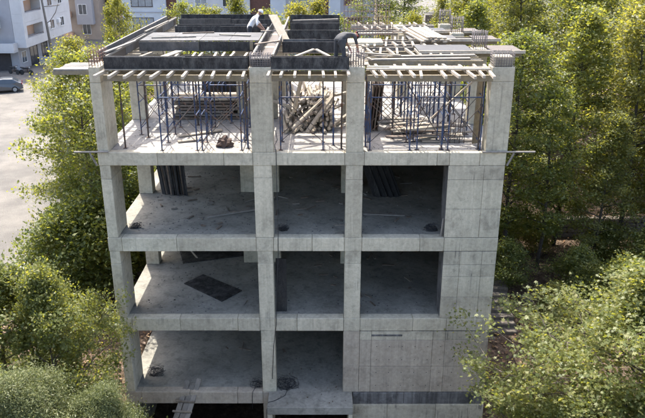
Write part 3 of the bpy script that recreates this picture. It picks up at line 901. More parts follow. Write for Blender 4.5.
# materials stored on the top floor
T = thing('timber_pile', 'heaped pile of pale cut timbers in the middle bay', 'timber pile', (-0.45, 3.0, 9.2))
for k in range(130):
    lay = k // 19
    x = rnd.uniform(-0.95, 0.95) * (1 - lay * 0.07)
    ln = rnd.uniform(0.9, 2.0)
    a = rnd.gauss(0, 0.16) + (0.6 if k % 11 == 0 else 0)
    z = 0.05 + lay * 0.16 + rnd.uniform(0, 0.08)
    y = rnd.uniform(-0.75, -0.15) + lay * 0.16
    bar('timber', (x, y, z), (x + ln * math.sin(a), y + ln * math.cos(a), z + rnd.uniform(0.0, .28)), 0.08, 0.09, rnd.choice(('timber', 'timber', 'timber', 'plank')), T, rnd.uniform(0, 1.5))
for k, (a, b) in enumerate((((-0.55, -0.5, 0.75), (-0.25, -0.75, 2.1)), ((-0.6, -0.9, 0.25), (0.5, -0.3, 1.25)), ((-0.1, -1.0, 0.15), (0.85, -0.2, 1.35)))):
    bar('timber', a, b, 0.16, 0.05, 'timber', T)
T = thing('timber_stack', 'low stack of grey planks under pale boards in the left bay', 'timber stack', (-4.4, 5.1, 9.2))
for lay in range(7):
    for k in range(4):
        yy = -0.55 + k * 0.3
        bar('plank', (-1.15 + rnd.uniform(-.2, .1), yy, 0.06 + lay * 0.12), (1.1 + rnd.uniform(-.15, .25), yy + rnd.uniform(-.04, .04), 0.06 + lay * 0.12), 0.25, 0.08, 'timber' if lay == 6 else rnd.choice(('timber_dark', 'timber_grey', 'plank')), T)
T = thing('plywood_stack', 'leaning stack of dark plywood sheets at the inner wide column, top floor', 'plywood', (-3.9, 6.6, 9.2))
for k in range(6):
    box('plywood_sheet', -1.0, 1.0, k * .05, k * .05 + .02, 0.02, 1.6, 'ply_black', T, 0.002, (R(-12), 0, 0))
T = thing('plank_heap', 'loose heap of weathered planks on the right bay floor', 'planks', (3.1, 1.7, 9.2))
for k in range(24):
    x = rnd.uniform(-1.3, 0.3); y = rnd.uniform(-0.55, 1.3); z = 0.05 + (k % 6) * 0.075
    a = rnd.gauss(0.05, 0.16); ln = rnd.uniform(1.0, 2.3)
    bar('plank', (x, y, z), (x + ln * math.cos(a), y + ln * math.sin(a), z + rnd.uniform(-.02, .14)), rnd.uniform(.12, .24), 0.045, rnd.choice(('timber_grey', 'plank', 'timber', 'timber_dark')), T)
T = thing('leaning_sheets', 'rusty brown sheets leaning upright behind the third column, right bay', 'sheets', (1.75, 3.2, 9.2))
for k in range(4):
    box('sheet', -0.05 + k * .11, 0.0 + k * .11, -0.5, 0.5, 0.02, 1.75, 'rag' if k % 2 else 'timber_dark', T, 0.002, (0, R(6), 0))
tag(bar('diagonal_plank', (3.7, 1.6, 9.95), (5.35, 1.4, 11.6), 0.14, 0.05, 'timber'), 'pale plank braced diagonally between shoring and the right roof edge', 'plank')
tag(bar('upright_board', (5.1, 0.95, 9.25), (5.12, 0.9, 11.5), 0.2, 0.05, 'timber_yellow'), 'yellowish board standing upright beside the right front column', 'board')
T = thing('rebar_starter', 'short black rebar starters rising from the slab in the right bay', 'rebar', (4.3, 1.15, 9.2))
for k in range(4):
    for j in range(2):
        tube('bar', (k * .16, j * .3, 0), (k * .16 + rnd.uniform(-.02, .02), j * .3, rnd.uniform(.75, .95)), 0.014, 'dark_steel', T, 5)
tube('tie', (-.04, -.02, 0.3), (.55, -.02, 0.3), 0.01, 'dark_steel', T, 5)
tube('tie', (-.04, -.02, 0.6), (.55, -.02, 0.6), 0.01, 'dark_steel', T, 5)
# brown rag heap near the front edge of the left bay
bm = bmesh.new(); bmesh.ops.create_icosphere(bm, subdivisions=3, radius=1)
for v in bm.verts:
    n_ = v.co.copy(); k_ = 1 + 0.35 * math.sin(n_.x * 7 + n_.y * 5) * math.cos(n_.z * 6 + n_.y * 4)
    v.co = Vector((n_.x * 0.26 * k_, n_.y * 0.20 * k_, max(-0.02, n_.z * 0.22 * k_ + 0.1)))
me = bpy.data.meshes.new('rag'); bm.to_mesh(me); bm.free()
tag(new('rag_heap', me, 'rag', None, (-3.25, 0.75, 9.21)), 'crumpled brown sacking heap near the front edge, left bay of top floor', 'sacking')
tag(bar('floor_plank', (-5.0, 1.9, 9.24), (-3.6, 2.7, 9.26), 0.2, 0.045, 'timber'), 'pale plank lying flat on the left bay floor, top storey', 'plank')
tag(bar('floor_plank', (-4.9, 1.2, 9.24), (-4.1, 1.5, 9.26), 0.18, 0.045, 'plank'), 'short brown plank near the front of the left bay floor', 'plank')

# pale edge bars with brackets on either end of the top slab
for x0, x1, side in ((-8.0, -6.9, 'left'), (5.15, 6.85, 'right')):
    T = thing('edge_bar', 'pale bar sticking out of the %s end of the top floor edge' % side, 'bar', (0, 0, 9.2))
    tube('bar', (x0, -0.05, 0.04), (x1, -0.05, 0.045), 0.032, 'timber_grey', T)
    s = -1 if side == 'left' else 1
    xe = XL if side == 'left' else XR
    bar('bracket', (xe + s * .22, -0.05, 0.0), (xe + s * 0.03, -0.05, -0.42), 0.05, 0.05, 'timber_grey', T)

# electric cable down the second front column
mb = MB()
pts = [(-1.52, 0.3, 9.85), (-1.46, 0.12, 9.6), (-1.54, 0.02, 9.45), (-1.50, -0.03, 9.2), (-1.50, -0.03, 8.2), (-1.49, -0.03, 6.9), (-1.51, -0.03, 5.6), (-1.60, -0.03, 4.2), (-1.64, -0.03, 2.9), (-1.75, -0.03, 2.0), (-1.84, -0.03, 0.6)]
mb.path(pts, 0.012, 5)
tag(mb.build('electric_cable', 'wire'), 'thin black cable hanging down the front beside the second column', 'cable')

# ------------------------------------------------------------------ lower floors: sheets, boards, debris
def fan_sheets(name, label, loc, n, h, wd, mat, lean, rz, step=0.07):
    T = thing(name, label, 'plywood', loc, rz)
    for k in range(n):
        bar('plywood_sheet', (rnd.uniform(-.04, .04), k * step, 0.01), (rnd.uniform(-.05, .05) + lean[0], k * step * 0.55 + lean[1], h + rnd.uniform(-.15, .1)), 0.022, wd + rnd.uniform(-.1, .1), mat if rnd.random() < .7 else 'timber_dark', T)
    return T
# left bay of the third floor: boards leaning on the inner left column
T = thing('leaning_boards', 'dark boards leaning together against the inner left column, third floor', 'boards', (-5.95, 4.35, 6.2))
for k in range(13):
    x = -0.45 + k * 0.075
    bar('board', (x + 0.12 + rnd.uniform(-.03, .03), -0.05 + rnd.uniform(-.1, .1), 0.01), (x - 0.22 + k * .012, 0.35, 2.2 + rnd.uniform(-.3, .15)), 0.055, 0.2, rnd.choice(('ply_black', 'tyre', 'ply_black', 'timber_dark')), T)
T = thing('leaning_boards', 'dark boards leaning behind the third front column, third floor', 'boards', (2.35, 4.2, 6.2))
for k in range(10):
    x = -0.5 + k * 0.1
    bar('board', (x + 0.25 + rnd.uniform(-.03, .03), -0.1 + rnd.uniform(-.1, .1), 0.01), (x - 0.55, 0.35, 2.1 + rnd.uniform(-.3, .15)), 0.06, 0.2, rnd.choice(('ply_black', 'tyre', 'tyre')), T)
def plate(label, pts4, z, th=0.03):
    mb = MB()
    b = [(x, y, z) for x, y in pts4]; t = [(x, y, z + th) for x, y in pts4]
    mb.v = b + t
    mb.f = [(3, 2, 1, 0), (4, 5, 6, 7), (0, 1, 5, 4), (1, 2, 6, 5), (2, 3, 7, 6), (3, 0, 4, 7)]; mb.s = [False] * 6
    tag(mb.build('plywood_sheet', 'ply_black'), label, 'plywood')
plate('black plywood sheet lying askew on the second-floor slab, nearest one', [(-5.39, 2.68), (-3.72, 1.22), (-3.07, 2.09), (-4.77, 3.47)], 3.105)
plate('large black plywood sheet farther back on the second-floor slab', [(-5.76, 4.49), (-3.2, 5.3), (-3.6, 6.6), (-6.15, 5.8)], 3.105)
tag(box('standing_panel', -1.66, -1.28, 0.62, 0.66, 3.105, 5.1, 'ply_black', None, 0.004, (R(-7), 0, 0)), 'dark plywood panel standing beside the second front column, second floor', 'panel')
tag(bar('long_plank', (-4.2, 1.9, 6.23), (-2.35, 2.65, 6.26), 0.16, 0.05, 'timber_grey'), 'long grey plank lying on the third-floor slab, left bay', 'plank')
tag(bar('long_plank', (1.5, 2.2, 6.23), (3.0, 2.0, 6.25), 0.14, 0.05, 'timber_grey'), 'grey plank lying on the third-floor slab, right bay', 'plank')
tag(bar('prop_stick', (4.02, 0.12, 6.2), (4.08, 0.16, 6.85), 0.05, 0.05, 'timber_grey'), 'short grey stick standing against the shear wall edge, third floor', 'stick')
tag(bar('prop_stick', (-5.6, 5.3, 3.4), (-5.25, 5.0, 3.12), 0.05, 0.05, 'timber'), 'small pale stick on the large black sheet, second floor', 'stick')

floors = [(6.2, 'third', 70), (3.1, 'second', 26), (0.0, 'first', 5)]
for z, fl, n in floors:
    for k in range(n):
        x = rnd.uniform(-6.4, 3.9); y = rnd.uniform(0.5, 7.0) if z > 0 else rnd.uniform(0.6, 3.5)
        if z == 0.0: x = rnd.uniform(-6.3, 0.5)
        if z == 3.1 and -5.6 < x < -3 and 1 < y < 6.5: x += 5
        a = rnd.uniform(0, 3.14); ln = rnd.uniform(0.12, 0.6)
        mt_ = rnd.choice(('timber_dark', 'timber_grey', 'timber_dark', 'plank'))
        tn_ = {'timber_dark': 'dark', 'timber_grey': 'grey', 'plank': 'brownish'}[mt_]
        tag(bar('timber_offcut', (x, y, z + .03), (x + ln * math.cos(a), y + ln * math.sin(a), z + .035), rnd.uniform(.03, .09), 0.04, mt_),
            '%s timber offcut lying %s the %s bay of the %s-floor slab' % (tn_, 'near the front of' if y < 2.2 else 'in the middle of' if y < 4.4 else 'deep in', 'left' if x < -1.9 else 'middle' if x < 1.0 else 'right', fl), 'offcut', 'offcuts on the %s floor' % fl)
# grit and crumbs of mortar on the slabs
def grit(label, z, x0, x1, y0, y1, n, seed, mat):
    r = np.random.default_rng(seed)
    mb = MB()
    for k in range(n):
        cx_, cy_ = r.normal(0, 1, 2)
        x = r.uniform(x0, x1); y = r.uniform(y0, y1); s = r.uniform(0.006, 0.026)
        mb.box(x - s, x + s * r.uniform(.5, 1.3), y - s, y + s * r.uniform(.5, 1.3), z, z + s * r.uniform(.4, 1.0))
    tag(mb.build('mortar_grit', mat), label, 'grit', kind='stuff')
grit('mortar crumbs scattered over the third-floor slab', 6.2, -6.6, 4.0, 0.4, 7.5, 900, 1, 'concrete_stain')
grit('mortar crumbs scattered over the second-floor slab', 3.1, -6.6, 4.0, 0.4, 6.5, 500, 2, 'concrete_stain')
grit('pale crumbs scattered over the sunlit top slab', 9.2, -6.6, 5.2, 0.4, 7.5, 500, 3, 'plank')
grit('small crumbs on the entrance landing', 0.012, -1.6, 0.9, -0.8, 2.5, 60, 4, 'timber_dark')

# tangles of black wire at the first-floor column feet
def tangle(label, loc, r_, n, seed, tail=None):
    q = random.Random(seed)
    T = thing('wire_tangle', label, 'wire', loc)
    mb = MB()
    for k in range(n):
        a0 = q.uniform(0, 6.28); rr = r_ * q.uniform(.3, 1.25); tilt = q.uniform(-.9, .9); c = Vector((q.uniform(-.3, .3) * r_, q.uniform(-.2, .2) * r_, r_ * 0.75 + q.uniform(-.25, .25) * r_))
        pts = []
        for i in range(10):
            a = a0 + i * q.uniform(.3, .8)
            pts.append((c.x + rr * math.cos(a), c.y + rr * math.sin(a) * .55, max(0.012, c.z * 0.6 + rr * math.sin(a + tilt) * q.uniform(.3, .6))))
        mb.path(pts, 0.0055, 4)
    o = mb.build('coil', 'wire', T); o['kind'] = 'stuff'
    if tail:
        mb = MB(); mb.path(tail, 0.012, 5); mb.build('tail', 'wire', T)
tangle('black wire tangle at the left foot of the second column, first floor', (-2.42, 0.35, 0.0), 0.24, 11, 1, [(0, -.1, .3), (-.1, -.3, .1), (-.16, -.38, .02), (-.18, -.40, -.2), (-.19, -.40, -.7)])
tangle('black wire tangle at the right foot of the second column, first floor', (-1.32, 0.35, 0.012), 0.34, 20, 2, [(.1, -.2, .2), (-.05, -.6, .03), (-.4, -.9, .02), (-.63, -1.0, .02), (-.69, -1.15, -.25), (-.70, -1.2, -1.2)])
tangle('dark wire tangle by the left column foot, first floor', (-6.4, 1.15, 0.0), 0.30, 18, 3)
tangle('dark scrap tangle by the left column foot, third floor', (-6.55, 0.9, 6.2), 0.18, 16, 4)
tangle('dark wire scrap at the second column foot, third floor', (-1.35, 0.7, 6.2), 0.16, 14, 5)
tangle('dark wire scrap at the right end, third floor', (3.75, 0.7, 6.2), 0.2, 18, 6)

# plank ramp with cleats climbing to the first-floor slab
T = thing('cleated_ramp', 'grey plank ramp with nailed cleats climbing onto the first-floor slab', 'ramp', (-4.9, 0.2, 0.05))
top = Vector((0.0, 0.1, 0.06)); bot = Vector((-1.05, -3.0, -2.9))
side = Vector((1, -.1, 0)).normalized()
for s in (-0.17, 0.05, 0.24):
    e = rnd.uniform(-.03, .2) if s < .2 else 0.25
    bar('plank', bot + side * s, top + side * s + (top - bot).normalized() * e, 0.19, 0.04, 'timber_grey', T)
for k in range(9):
    c = top.lerp(bot, 0.06 + k * 0.085)
    bar('cleat', c - side * 0.36 + Vector((0, -.03, .035)), c + side * 0.36 + Vector((0, -.03, .035)), 0.06, 0.05, 'plank', T)

# ------------------------------------------------------------------ garden steps and terrace wall on the right
T = thing('garden_steps', 'mossy concrete steps climbing along the right side of the building', 'steps', (7.6, 3.6, 0.0))
for k in range(9):
    z = 0.05 + k * 0.165
    box('step', -0.62 + rnd.uniform(-.05, .05), 0.62 + rnd.uniform(-.05, .05), k * 0.34, k * 0.34 + 0.38, z - 0.2, z + 0.0, 'stone', T, 0.02)
T = thing('terrace_wall', 'low dry stone terrace wall under the right-hand trees', 'wall', (0, 12.3, 0))
sr = random.Random(12)
for r_ in range(4):
    x = 8.6 + sr.uniform(0, .3)
    while x < 22:
        wd = sr.uniform(0.35, 0.75); z = 0.95 + r_ * 0.27
        box('stone', x, x + wd - 0.02, sr.uniform(-.06, .03), 0.32, z, z + 0.25 + sr.uniform(-.02, .015), 'stone', T, 0.04)
        x += wd
sr = random.Random(21)
for k in range(34):
    x, y = sr.uniform(6.4, 15), sr.uniform(1.5, 11.5)
    s = sr.uniform(0.12, 0.34)
    k2 = ('rock', k % 5)
    if k2 not in _cache:
        bm = bmesh.new(); bmesh.ops.create_icosphere(bm, subdivisions=2, radius=1)
        for v in bm.verts: v.co *= 1 + sr.uniform(-.16, .16)
        for v in bm.verts: v.co.z *= 0.6
        m_ = bpy.data.meshes.new('rock'); bm.to_mesh(m_); bm.free(); _cache[k2] = m_
    tag(new('rock', _cache[k2], 'stone', None, (x, y, ground_h(x, y) + s * .15), (0, 0, sr.uniform(0, 6)), (s, s * sr.uniform(.7, 1.2), s)), ('small ' if s < .2 else 'large ' if s > .28 else '') + 'brown fieldstone lying ' + ('near the steps' if x < 8.8 else 'right of the steps' if x < 11.5 else 'under the right trees') + (' close to the building front' if y < 4.5 else ' halfway up the slope' if y < 8.5 else ' below the terrace wall'), 'rock', 'rocks on the right slope')

# ------------------------------------------------------------------ houses behind
def window(T, face, u0, u1, z0, z1, at, wallmat=None, pane='glass', frame='frame_white', bars=1):
    """face 'y': wall faces -Y at Y=at, u along X; face 'x': wall faces +X at X=at, u along Y"""
    s = 0.07
    def b(name, a0, a1, c0, c1, d0, d1, mat, P):
        if face == 'y':
            o = box(name, a0, a1, at + d0, at + d1, c0, c1, mat, T, 0.006)
        else:
            o = box(name, at - d1, at - d0, a0, a1, c0, c1, mat, T, 0.006)
        if P is not None:
            o.parent = P; o.location = Vector(o.location) - Vector(P.location)
        return o
    w_ = b('window', u0 - s, u1 + s, z0 - s, z0, -0.10, 0.02, frame, None)
    b('frame', u0 - s, u1 + s, z1, z1 + s, -0.06, 0.02, frame, w_)
    b('frame', u0 - s, u0, z0 + .002, z1 - .002, -0.06, 0.02, frame, w_)
    b('frame', u1, u1 + s, z0 + .002, z1 - .002, -0.06, 0.02, frame, w_)
    for k in range(bars):
        c = u0 + (u1 - u0) * (k + 1) / (bars + 1)
        b('mullion', c - .03, c + .03, z0 + .002, z1 - .002, -0.04, 0.015, frame, w_)
    b('pane', u0, u1, z0, z1, -0.012, 0.01, pane, w_)
    return w_

# white house with a blind front wall and loggias on its right side
H = thing('white_house', 'tall white house with peach loggias behind the parked motorcycles', 'house', (0, 0, 0))
hx, hy, hy2 = -36.6, 67.0, 84.0
box('wall', -60, hx - 1.3, hy + 0.3, hy2, 0, 2.9, 'grey_stucco', H)
box('wall', -60, hx - 1.4, hy, hy2, 2.9, 16.0, 'grey_stucco', H)  # white front wall given grey stucco, its shade put into the colour
for z in (2.9, 5.9, 8.9, 11.9):
    box('floor_band', hx - 1.38, hx, hy + 0.0, hy2, z, z + 1.05, 'white_stucco', H)
    if z < 11:
        box('facade', hx - 1.38, hx - 0.01, hy + 0.01, hy + 0.9, z + 1.052, z + 2.998, 'white_stucco', H)
        box('facade', hx - 1.38, hx - 0.01, hy + 6.2, hy2 - .01, z + 1.052, z + 2.998, 'white_stucco', H)
        box('facade', hx - 1.38, hx - 0.01, hy + .902, hy + 6.198, z + 2.55, z + 2.998, 'white_stucco', H)
        box('loggia_wall', hx - 1.37, hx - 1.25, hy + .91, hy + 6.19, z + 1.06, z + 2.54, 'peach_stucco', H)
        window(H, 'x', hy + 1.3, hy + 2.4, z + 1.1, z + 2.45, hx - 1.25, pane='glass')
        tube('railing', (hx - .05, hy + .9, z + 1.25), (hx - .05, hy + 6.2, z + 1.25), 0.04, 'frame_dark', H)
        window(H, 'x', hy + 8.6, hy + 10.2, z + 1.3, z + 2.4, hx - 0.01)
        window(H, 'x', hy + 12.6, hy + 14.0, z + 1.3, z + 2.4, hx - 0.01)
window(H, 'x', hy + 1.2, hy + 2.6, 0.9, 2.2, hx - 1.3)
window(H, 'x', hy + 4.0, hy + 6.4, 0.1, 2.4, hx - 1.3, frame='frame_dark')
window(H, 'x', hy + 8.0, hy + 10.0, 0.1, 2.4, hx - 1.3, frame='frame_dark')
box('roof', -60.4, hx + .4, hy - .4, hy2 + .4, 16.0, 16.25, 'roof_tile', H)
box('balcony_slab', -48.0, -37.7, hy - 1.3, hy - 0.01, 2.45, 2.65, 'white_stucco', H, 0.02)
box('balcony_front', -48.0, -37.7, hy - 1.3, hy - 1.18, 2.655, 3.6, 'white_stucco', H, 0.02)
box('balcony_front', -37.82, -37.7, hy - 1.178, hy - .01, 2.655, 3.6, 'white_stucco', H, 0.02)
tube('railing', (-48, hy - 1.24, 3.75), (-37.7, hy - 1.24, 3.75), 0.03, 'grey_steel', H)
box('upper_balcony', -48.0, -39.4, hy - 1.2, hy - .01, 5.3, 6.8, 'white_stucco', H, 0.02)
box('garage_door', -47.0, -38.9, hy + 0.18, hy + 0.299, 0.1, 2.4, 'interior', H)
for yy, zz in ((hy + 7.4, 4.6), (hy + 11.5, 7.7), (hy + 11.4, 4.7)):
    box('air_conditioner', hx - .02, hx + .28, yy, yy + .8, zz, zz + .55, 'frame_white', H, 0.02)
box('garden_wall', hx - 0.6, hx + 4.5, 72.0, 72.25, 0, 1.0, 'white_stucco', H)

H = thing('beige_house', 'beige apartment house with small dark windows left of the white one', 'house', (0, 0, 0))
H['label'] = 'beige apartment house seen between the white house and the tree'
box('wall', -47, -36.0, 96, 112, 0, 16, 'beige_stucco', H)
box('wall_bay', -39.4, -36.8, 94.9, 95.99, 2.6, 15.9, 'grey_stucco', H)
for z in (1.0, 4.2, 7.4, 10.6):
    window(H, 'y', -42.6, -41.2, z, z + 1.5, 96, pane='glass', frame='frame_dark')
    window(H, 'y', -38.9, -37.7, z, z + 1.5, 94.9 if z > 2 else 96, pane='glass')
    box('balcony', -44.8, -40.4, 95.0, 95.98, z - .5, z + .35, 'peach_stucco' if z < 5 else 'beige_stucco', H)
box('roof', -47.4, -35.6, 94.6, 112.4, 16.0, 16.3, 'roof_tile', H)
H = thing('brown_house', 'narrow beige and brown house directly left of the pale blue block', 'house', (0, 0, 0))
box('wall', -35.2, -29.0, 99, 112, 0, 14, 'beige_stucco', H)
for z in (1.0, 4.2, 7.4, 10.4):
    window(H, 'y', -34.2, -33.0, z, z + 1.7, 99, pane='glass', frame='frame_dark')
    window(H, 'y', -31.9, -30.4, z, z + 1.7, 99, pane='glass', frame='frame_dark')
    box('floor_band', -35.3, -28.9, 98.86, 98.99, z - .9, z - .55, 'peach_stucco', H)
box('roof', -35.6, -28.6, 98.6, 112.4, 14.0, 14.3, 'roof_tile', H)

H = thing('pale_block', 'long pale block with dark brown vertical strips behind the roof', 'building', (0, 0, 0))
bx = [(-24.6, -19.2, 'blue_stucco'), (-19.2, -17.9, 'brown_clad'), (-17.9, -8.9, 'white_stucco'), (-8.9, -6.4, 'brown_clad'), (-6.4, -4.5, 'blue_stucco'), (-4.5, -0.7, 'grey_stucco'), (-0.7, 0.75, 'brown_clad'), (0.75, 2.2, 'blue_stucco'), (2.2, 6.4, 'grey_stucco')]
for i, (a, b, m) in enumerate(bx):
    off = 0.35 if m == 'brown_clad' else 0.0
    box('wall_bay', a + .004, b - .004, 68 + off, 78, 0, 13, m, H, 0.01)
for z in (1.8, 4.9, 7.8):
    window(H, 'y', -23.4, -20.9, z, z + 1.5, 68, pane='curtain', frame='frame_dark', bars=2)
    window(H, 'y', -15.6, -14.2, z, z + 1.5, 68, pane='curtain')
    window(H, 'y', -12.2, -10.6, z, z + 1.5, 68, pane='glass')
    window(H, 'y', -3.6, -1.8, z, z + 1.5, 68, pane='curtain', frame='frame_dark')
    box('floor_band', -24.6, -19.21, 67.92, 67.998, z - .75, z - .65, 'grey_stucco', H)
    box('shutter', 2.6, 4.9, 67.93, 67.998, z + .1, z + 1.55, 'brown_clad', H)
box('roof', -25, 6.8, 67.5, 78.5, 13.0, 13.3, 'roof_tile', H)

H = thing('grey_villa', 'grey-white villa at the far end of the right-hand street', 'house', (0, 0, 0))
box('wall', 25.5, 30.5, 118, 130, 0, 13, 'grey_stucco', H)
for z in (5.0, 8.0):
    window(H, 'y', 26.2, 27.6, z, z + 1.6, 118); window(H, 'y', 28.4, 29.8, z, z + 1.6, 118)
    box('balcony', 25.4, 30.6, 116.9, 117.99, z - 1.0, z - .1, 'white_stucco', H)
box('roof', 25.1, 30.9, 117.6, 130.4, 13, 13.3, 'roof_tile', H)
H = thing('peach_house', 'peach-coloured house right of the grey-white villa', 'house', (0, 0, 0))
box('wall', 26.3, 34.0, 92, 106, 0, 14, 'peach_stucco', H)
box('corner_band', 25.9, 26.29, 91.8, 106, 0, 14, 'beige_stucco', H)
for z in (3.0, 6.2, 9.2):
    window(H, 'y', 27.4, 28.8, z, z + 1.5, 92, frame='frame_white'); window(H, 'y', 30.6, 32.0, z, z + 1.5, 92)
box('roof', 25.6, 34.4, 91.4, 106.4, 14, 14.3, 'roof_tile', H)
H = thing('hidden_house', 'grey house with dark windows glimpsed above the right-hand trees', 'house', (0, 0, 0))
box('wall', 29, 42, 62, 74, 0, 12, 'grey_stucco', H)
for z in (4.6, 7.6):
    for x in (30.4, 33.2, 36.0):
        window(H, 'y', x, x + 1.3, z, z + 1.6, 62, frame='frame_white')
box('roof', 28.6, 42.4, 61.6, 74.4, 12, 12.3, 'roof_tile', H)
T = tag(box('boundary_wall', 17.5, 26.5, 102, 102.3, 0, 3.4, 'stone', None, 0.02), 'low grey boundary wall across the far right-hand street', 'wall')

# ------------------------------------------------------------------ vehicles
def car(label, loc, rz, paint, hatch=True):
    T = thing('parked_car', label, 'car', loc, rz, 'cars in the streets')
    # profile: front at -Y, rear at +Y in local space (length 4.3, width 1.76)
    prof = [(-2.12, 0.32), (-2.15, 0.62), (-2.0, 0.78), (-1.15, 0.95), (-0.35, 1.42), (0.3, 1.50), (1.2, 1.45), (1.78, 1.08), (2.05, 1.0), (2.12, 0.7), (2.1, 0.35), (1.6, 0.24), (-1.6, 0.24)]
    bm = bmesh.new()
    rings = []
    for x, ins in ((-0.88, 0.0), (-0.80, 0.0), (0.80, 0.0), (0.88, 0.0)):
        ring = []
        for y, z in prof:
            xx = x
            t = max(0.0, (z - 0.92) / 0.6)
            xx = x * (1 - 0.20 * t)
            if abs(x) > 0.85:
                y = y * 0.965; z = 0.3 + (z - 0.3) * 0.95
            ring.append(bm.verts.new((xx, y, z)))
        rings.append(ring)
    n = len(prof)
    for a, b in zip(rings[:-1], rings[1:]):
        for i in range(n):
            bm.faces.new((a[i], a[(i + 1) % n], b[(i + 1) % n], b[i]))
    bm.faces.new(list(reversed(rings[0]))); bm.faces.new(rings[-1])
    bmesh.ops.recalc_face_normals(bm, faces=bm.faces)
    me = bpy.data.meshes.new('car_body'); bm.to_mesh(me); bm.free()
    for p in me.polygons: p.use_smooth = False
    o = new('body', me, paint, T)
    md = o.modifiers.new('bevel', 'BEVEL'); md.width = 0.05; md.segments = 2; md.limit_method = 'ANGLE'; md.angle_limit = R(25)
    for s in (-1, 1):
        mb = MB()   # side glass
        zs = [(-0.95, 1.0), (-0.36, 1.36), (0.28, 1.43), (1.1, 1.38), (1.5, 1.1), (1.5, 1.0)]
        q = []
        for y, z in zs:
            t = max(0.0, (z - 0.92) / 0.6)
            q.append((s * (0.885 * (1 - 0.20 * t) + 0.008), y * .965, 0.3 + (z - .3) * .95))
        q2 = [(x - s * 0.02, y, z) for x, y, z in q]
        mb.v = q + q2; k = len(q)
        mb.f = [tuple(range(k)), tuple(range(2 * k - 1, k - 1, -1))] + [(i, (i + 1) % k, k + (i + 1) % k, k + i) for i in range(k)]
        mb.s = [False] * len(mb.f)
        mb.build('side_window', 'glass', T)
        for y in (-1.32, 1.30):
            wl = tube('wheel', (s * 0.70, y, 0.32), (s * 0.90, y, 0.32), 0.32, 'tyre', T, 18)
            tube('rim', (s * 0.88, y, 0.32), (s * 0.912, y, 0.32), 0.20, 'grey_steel', T, 14)
        box('tail_lamp', s * 0.62, s * 0.84, 2.03, 2.125, 0.80, 0.98, 'lamp_red', T, 0.02)
        box('headlamp', s * 0.55, s * 0.82, -2.11, -2.02, 0.66, 0.78, 'frame_white', T, 0.02)
        box('mirror', s * 0.86, s * 1.0, -0.75, -0.62, 0.95, 1.08, paint, T, 0.02)
    bar('rear_window', (0, 1.235, 1.455), (0, 1.74, 1.13), 1.25, 0.02, 'glass', T)
    bar('windscreen', (0, -1.08, 1.01), (0, -0.40, 1.415), 1.30, 0.02, 'glass', T)
    box('number_plate', -0.26, 0.26, 2.118, 2.135, 0.6, 0.72, 'frame_white', T, 0.003)
    box('rear_bumper', -0.84, 0.84, 2.06, 2.14, 0.36, 0.55, 'black_paint', T, 0.03)
    return T
car('silver-grey hatchback parked on the sunlit street at the left edge', (-34.6, 54.0, 0.10), R(-68), 'car_silver')
car('white car mostly cut off by the left edge of the view', (-35.6, 50.0, 0.10), R(-70), 'car_white')
car('dark red car parked far up the right-hand street', (28.2, 111.5, 0.10), R(80), 'car_red')

def motorcycle(label, loc, rz):
    T = thing('motorcycle', label, 'motorcycle', loc, rz, 'motorcycles by the white house')
    for y in (-0.65, 0.65):
        tube('wheel', (-0.06, y, 0.31), (0.06, y, 0.31), 0.31, 'tyre', T, 16)
    mb = MB(); mb.path([(0, -0.65, 0.31), (0, -0.5, 0.75), (0, -0.42, 0.98)], 0.045, 6); mb.path([(0, -0.42, 0.8), (0, 0.0, 0.5), (0, 0.65, 0.33)], 0.06, 6)
    mb.build('frame', 'dark_steel', T)
    mb = MB(); mb.path([(0, -0.35, 0.80), (0, -0.1, 0.86), (0, 0.12, 0.76)], [0.10, 0.17, 0.10], 8); mb.build('fuel_tank', 'black_paint', T)
    mb = MB(); mb.path([(0, 0.05, 0.78), (0, 0.4, 0.80), (0, 0.78, 0.88)], [0.10, 0.14, 0.07], 8); mb.build('saddle', 'tyre', T)
    tube('handlebar', (-0.36, -0.36, 1.02), (0.36, -0.36, 1.02), 0.025, 'dark_steel', T)
    box('engine', -0.16, 0.16, -0.25, 0.2, 0.28, 0.62, 'dark_steel', T, 0.04)
    box('headlight', -0.09, 0.09, -0.56, -0.44, 0.82, 1.0, 'grey_steel', T, 0.03)
motorcycle('black motorcycle by the white house, left of the pair', (-37.6, 64.6, 0.10), R(60))
motorcycle('black motorcycle by the white house, right of the pair', (-35.9, 64.1, 0.10), R(75))

# ------------------------------------------------------------------ poles
T = thing('utility_pole', 'tall grey wooden power pole in front of the white house', 'pole', (-35.4, 72.0, 0.1))
mb = MB(); mb.path([(0, 0, 0), (-0.2, 0, 4.0), (-0.5, 0, 8.6)], [0.19, 0.16, 0.12], 10); mb.build('post', 'timber_grey', T)
tube('cross_arm', (-1.2, 0, 8.2), (1.6, 0, 8.3), 0.06, 'timber_grey', T)
tube('cross_arm', (-0.5, 0, 7.3), (1.7, 0, 7.5), 0.05, 'timber_grey', T)
mb = MB(); mb.path([(-0.25, 0, 5.2), (0.3, 0, 5.6), (1.1, 0, 6.6), (1.5, 0, 7.6)], 0.05, 6); mb.build('brace', 'timber_grey', T)
for x in (-1.1, 0.4, 1.0, 1.5):
    tube('insulator', (x, 0, 8.28), (x, 0, 8.5), 0.05, 'frame_white', T, 6)
T = thing('power_pole', 'slim blue-grey steel pole with a crossarm rising among the left trees', 'pole', (-12.35, 11.2, 0))
tube('post', (0, 0, 0), (0.0, 0, 9.1), 0.085, 'grey_steel', T, 10)
tube('cross_arm', (-0.5, 0, 8.95), (0.6, 0, 9.05), 0.05, 'grey_steel', T)
tube('cross_arm', (-0.4, 0, 8.6), (0.45, 0, 8.65), 0.035, 'grey_steel', T)
for x in (-0.45, -0.15, 0.2, 0.52):
    tube('insulator', (x, 0, 9.0), (x, 0, 9.25), 0.05, 'grey_steel', T, 6)

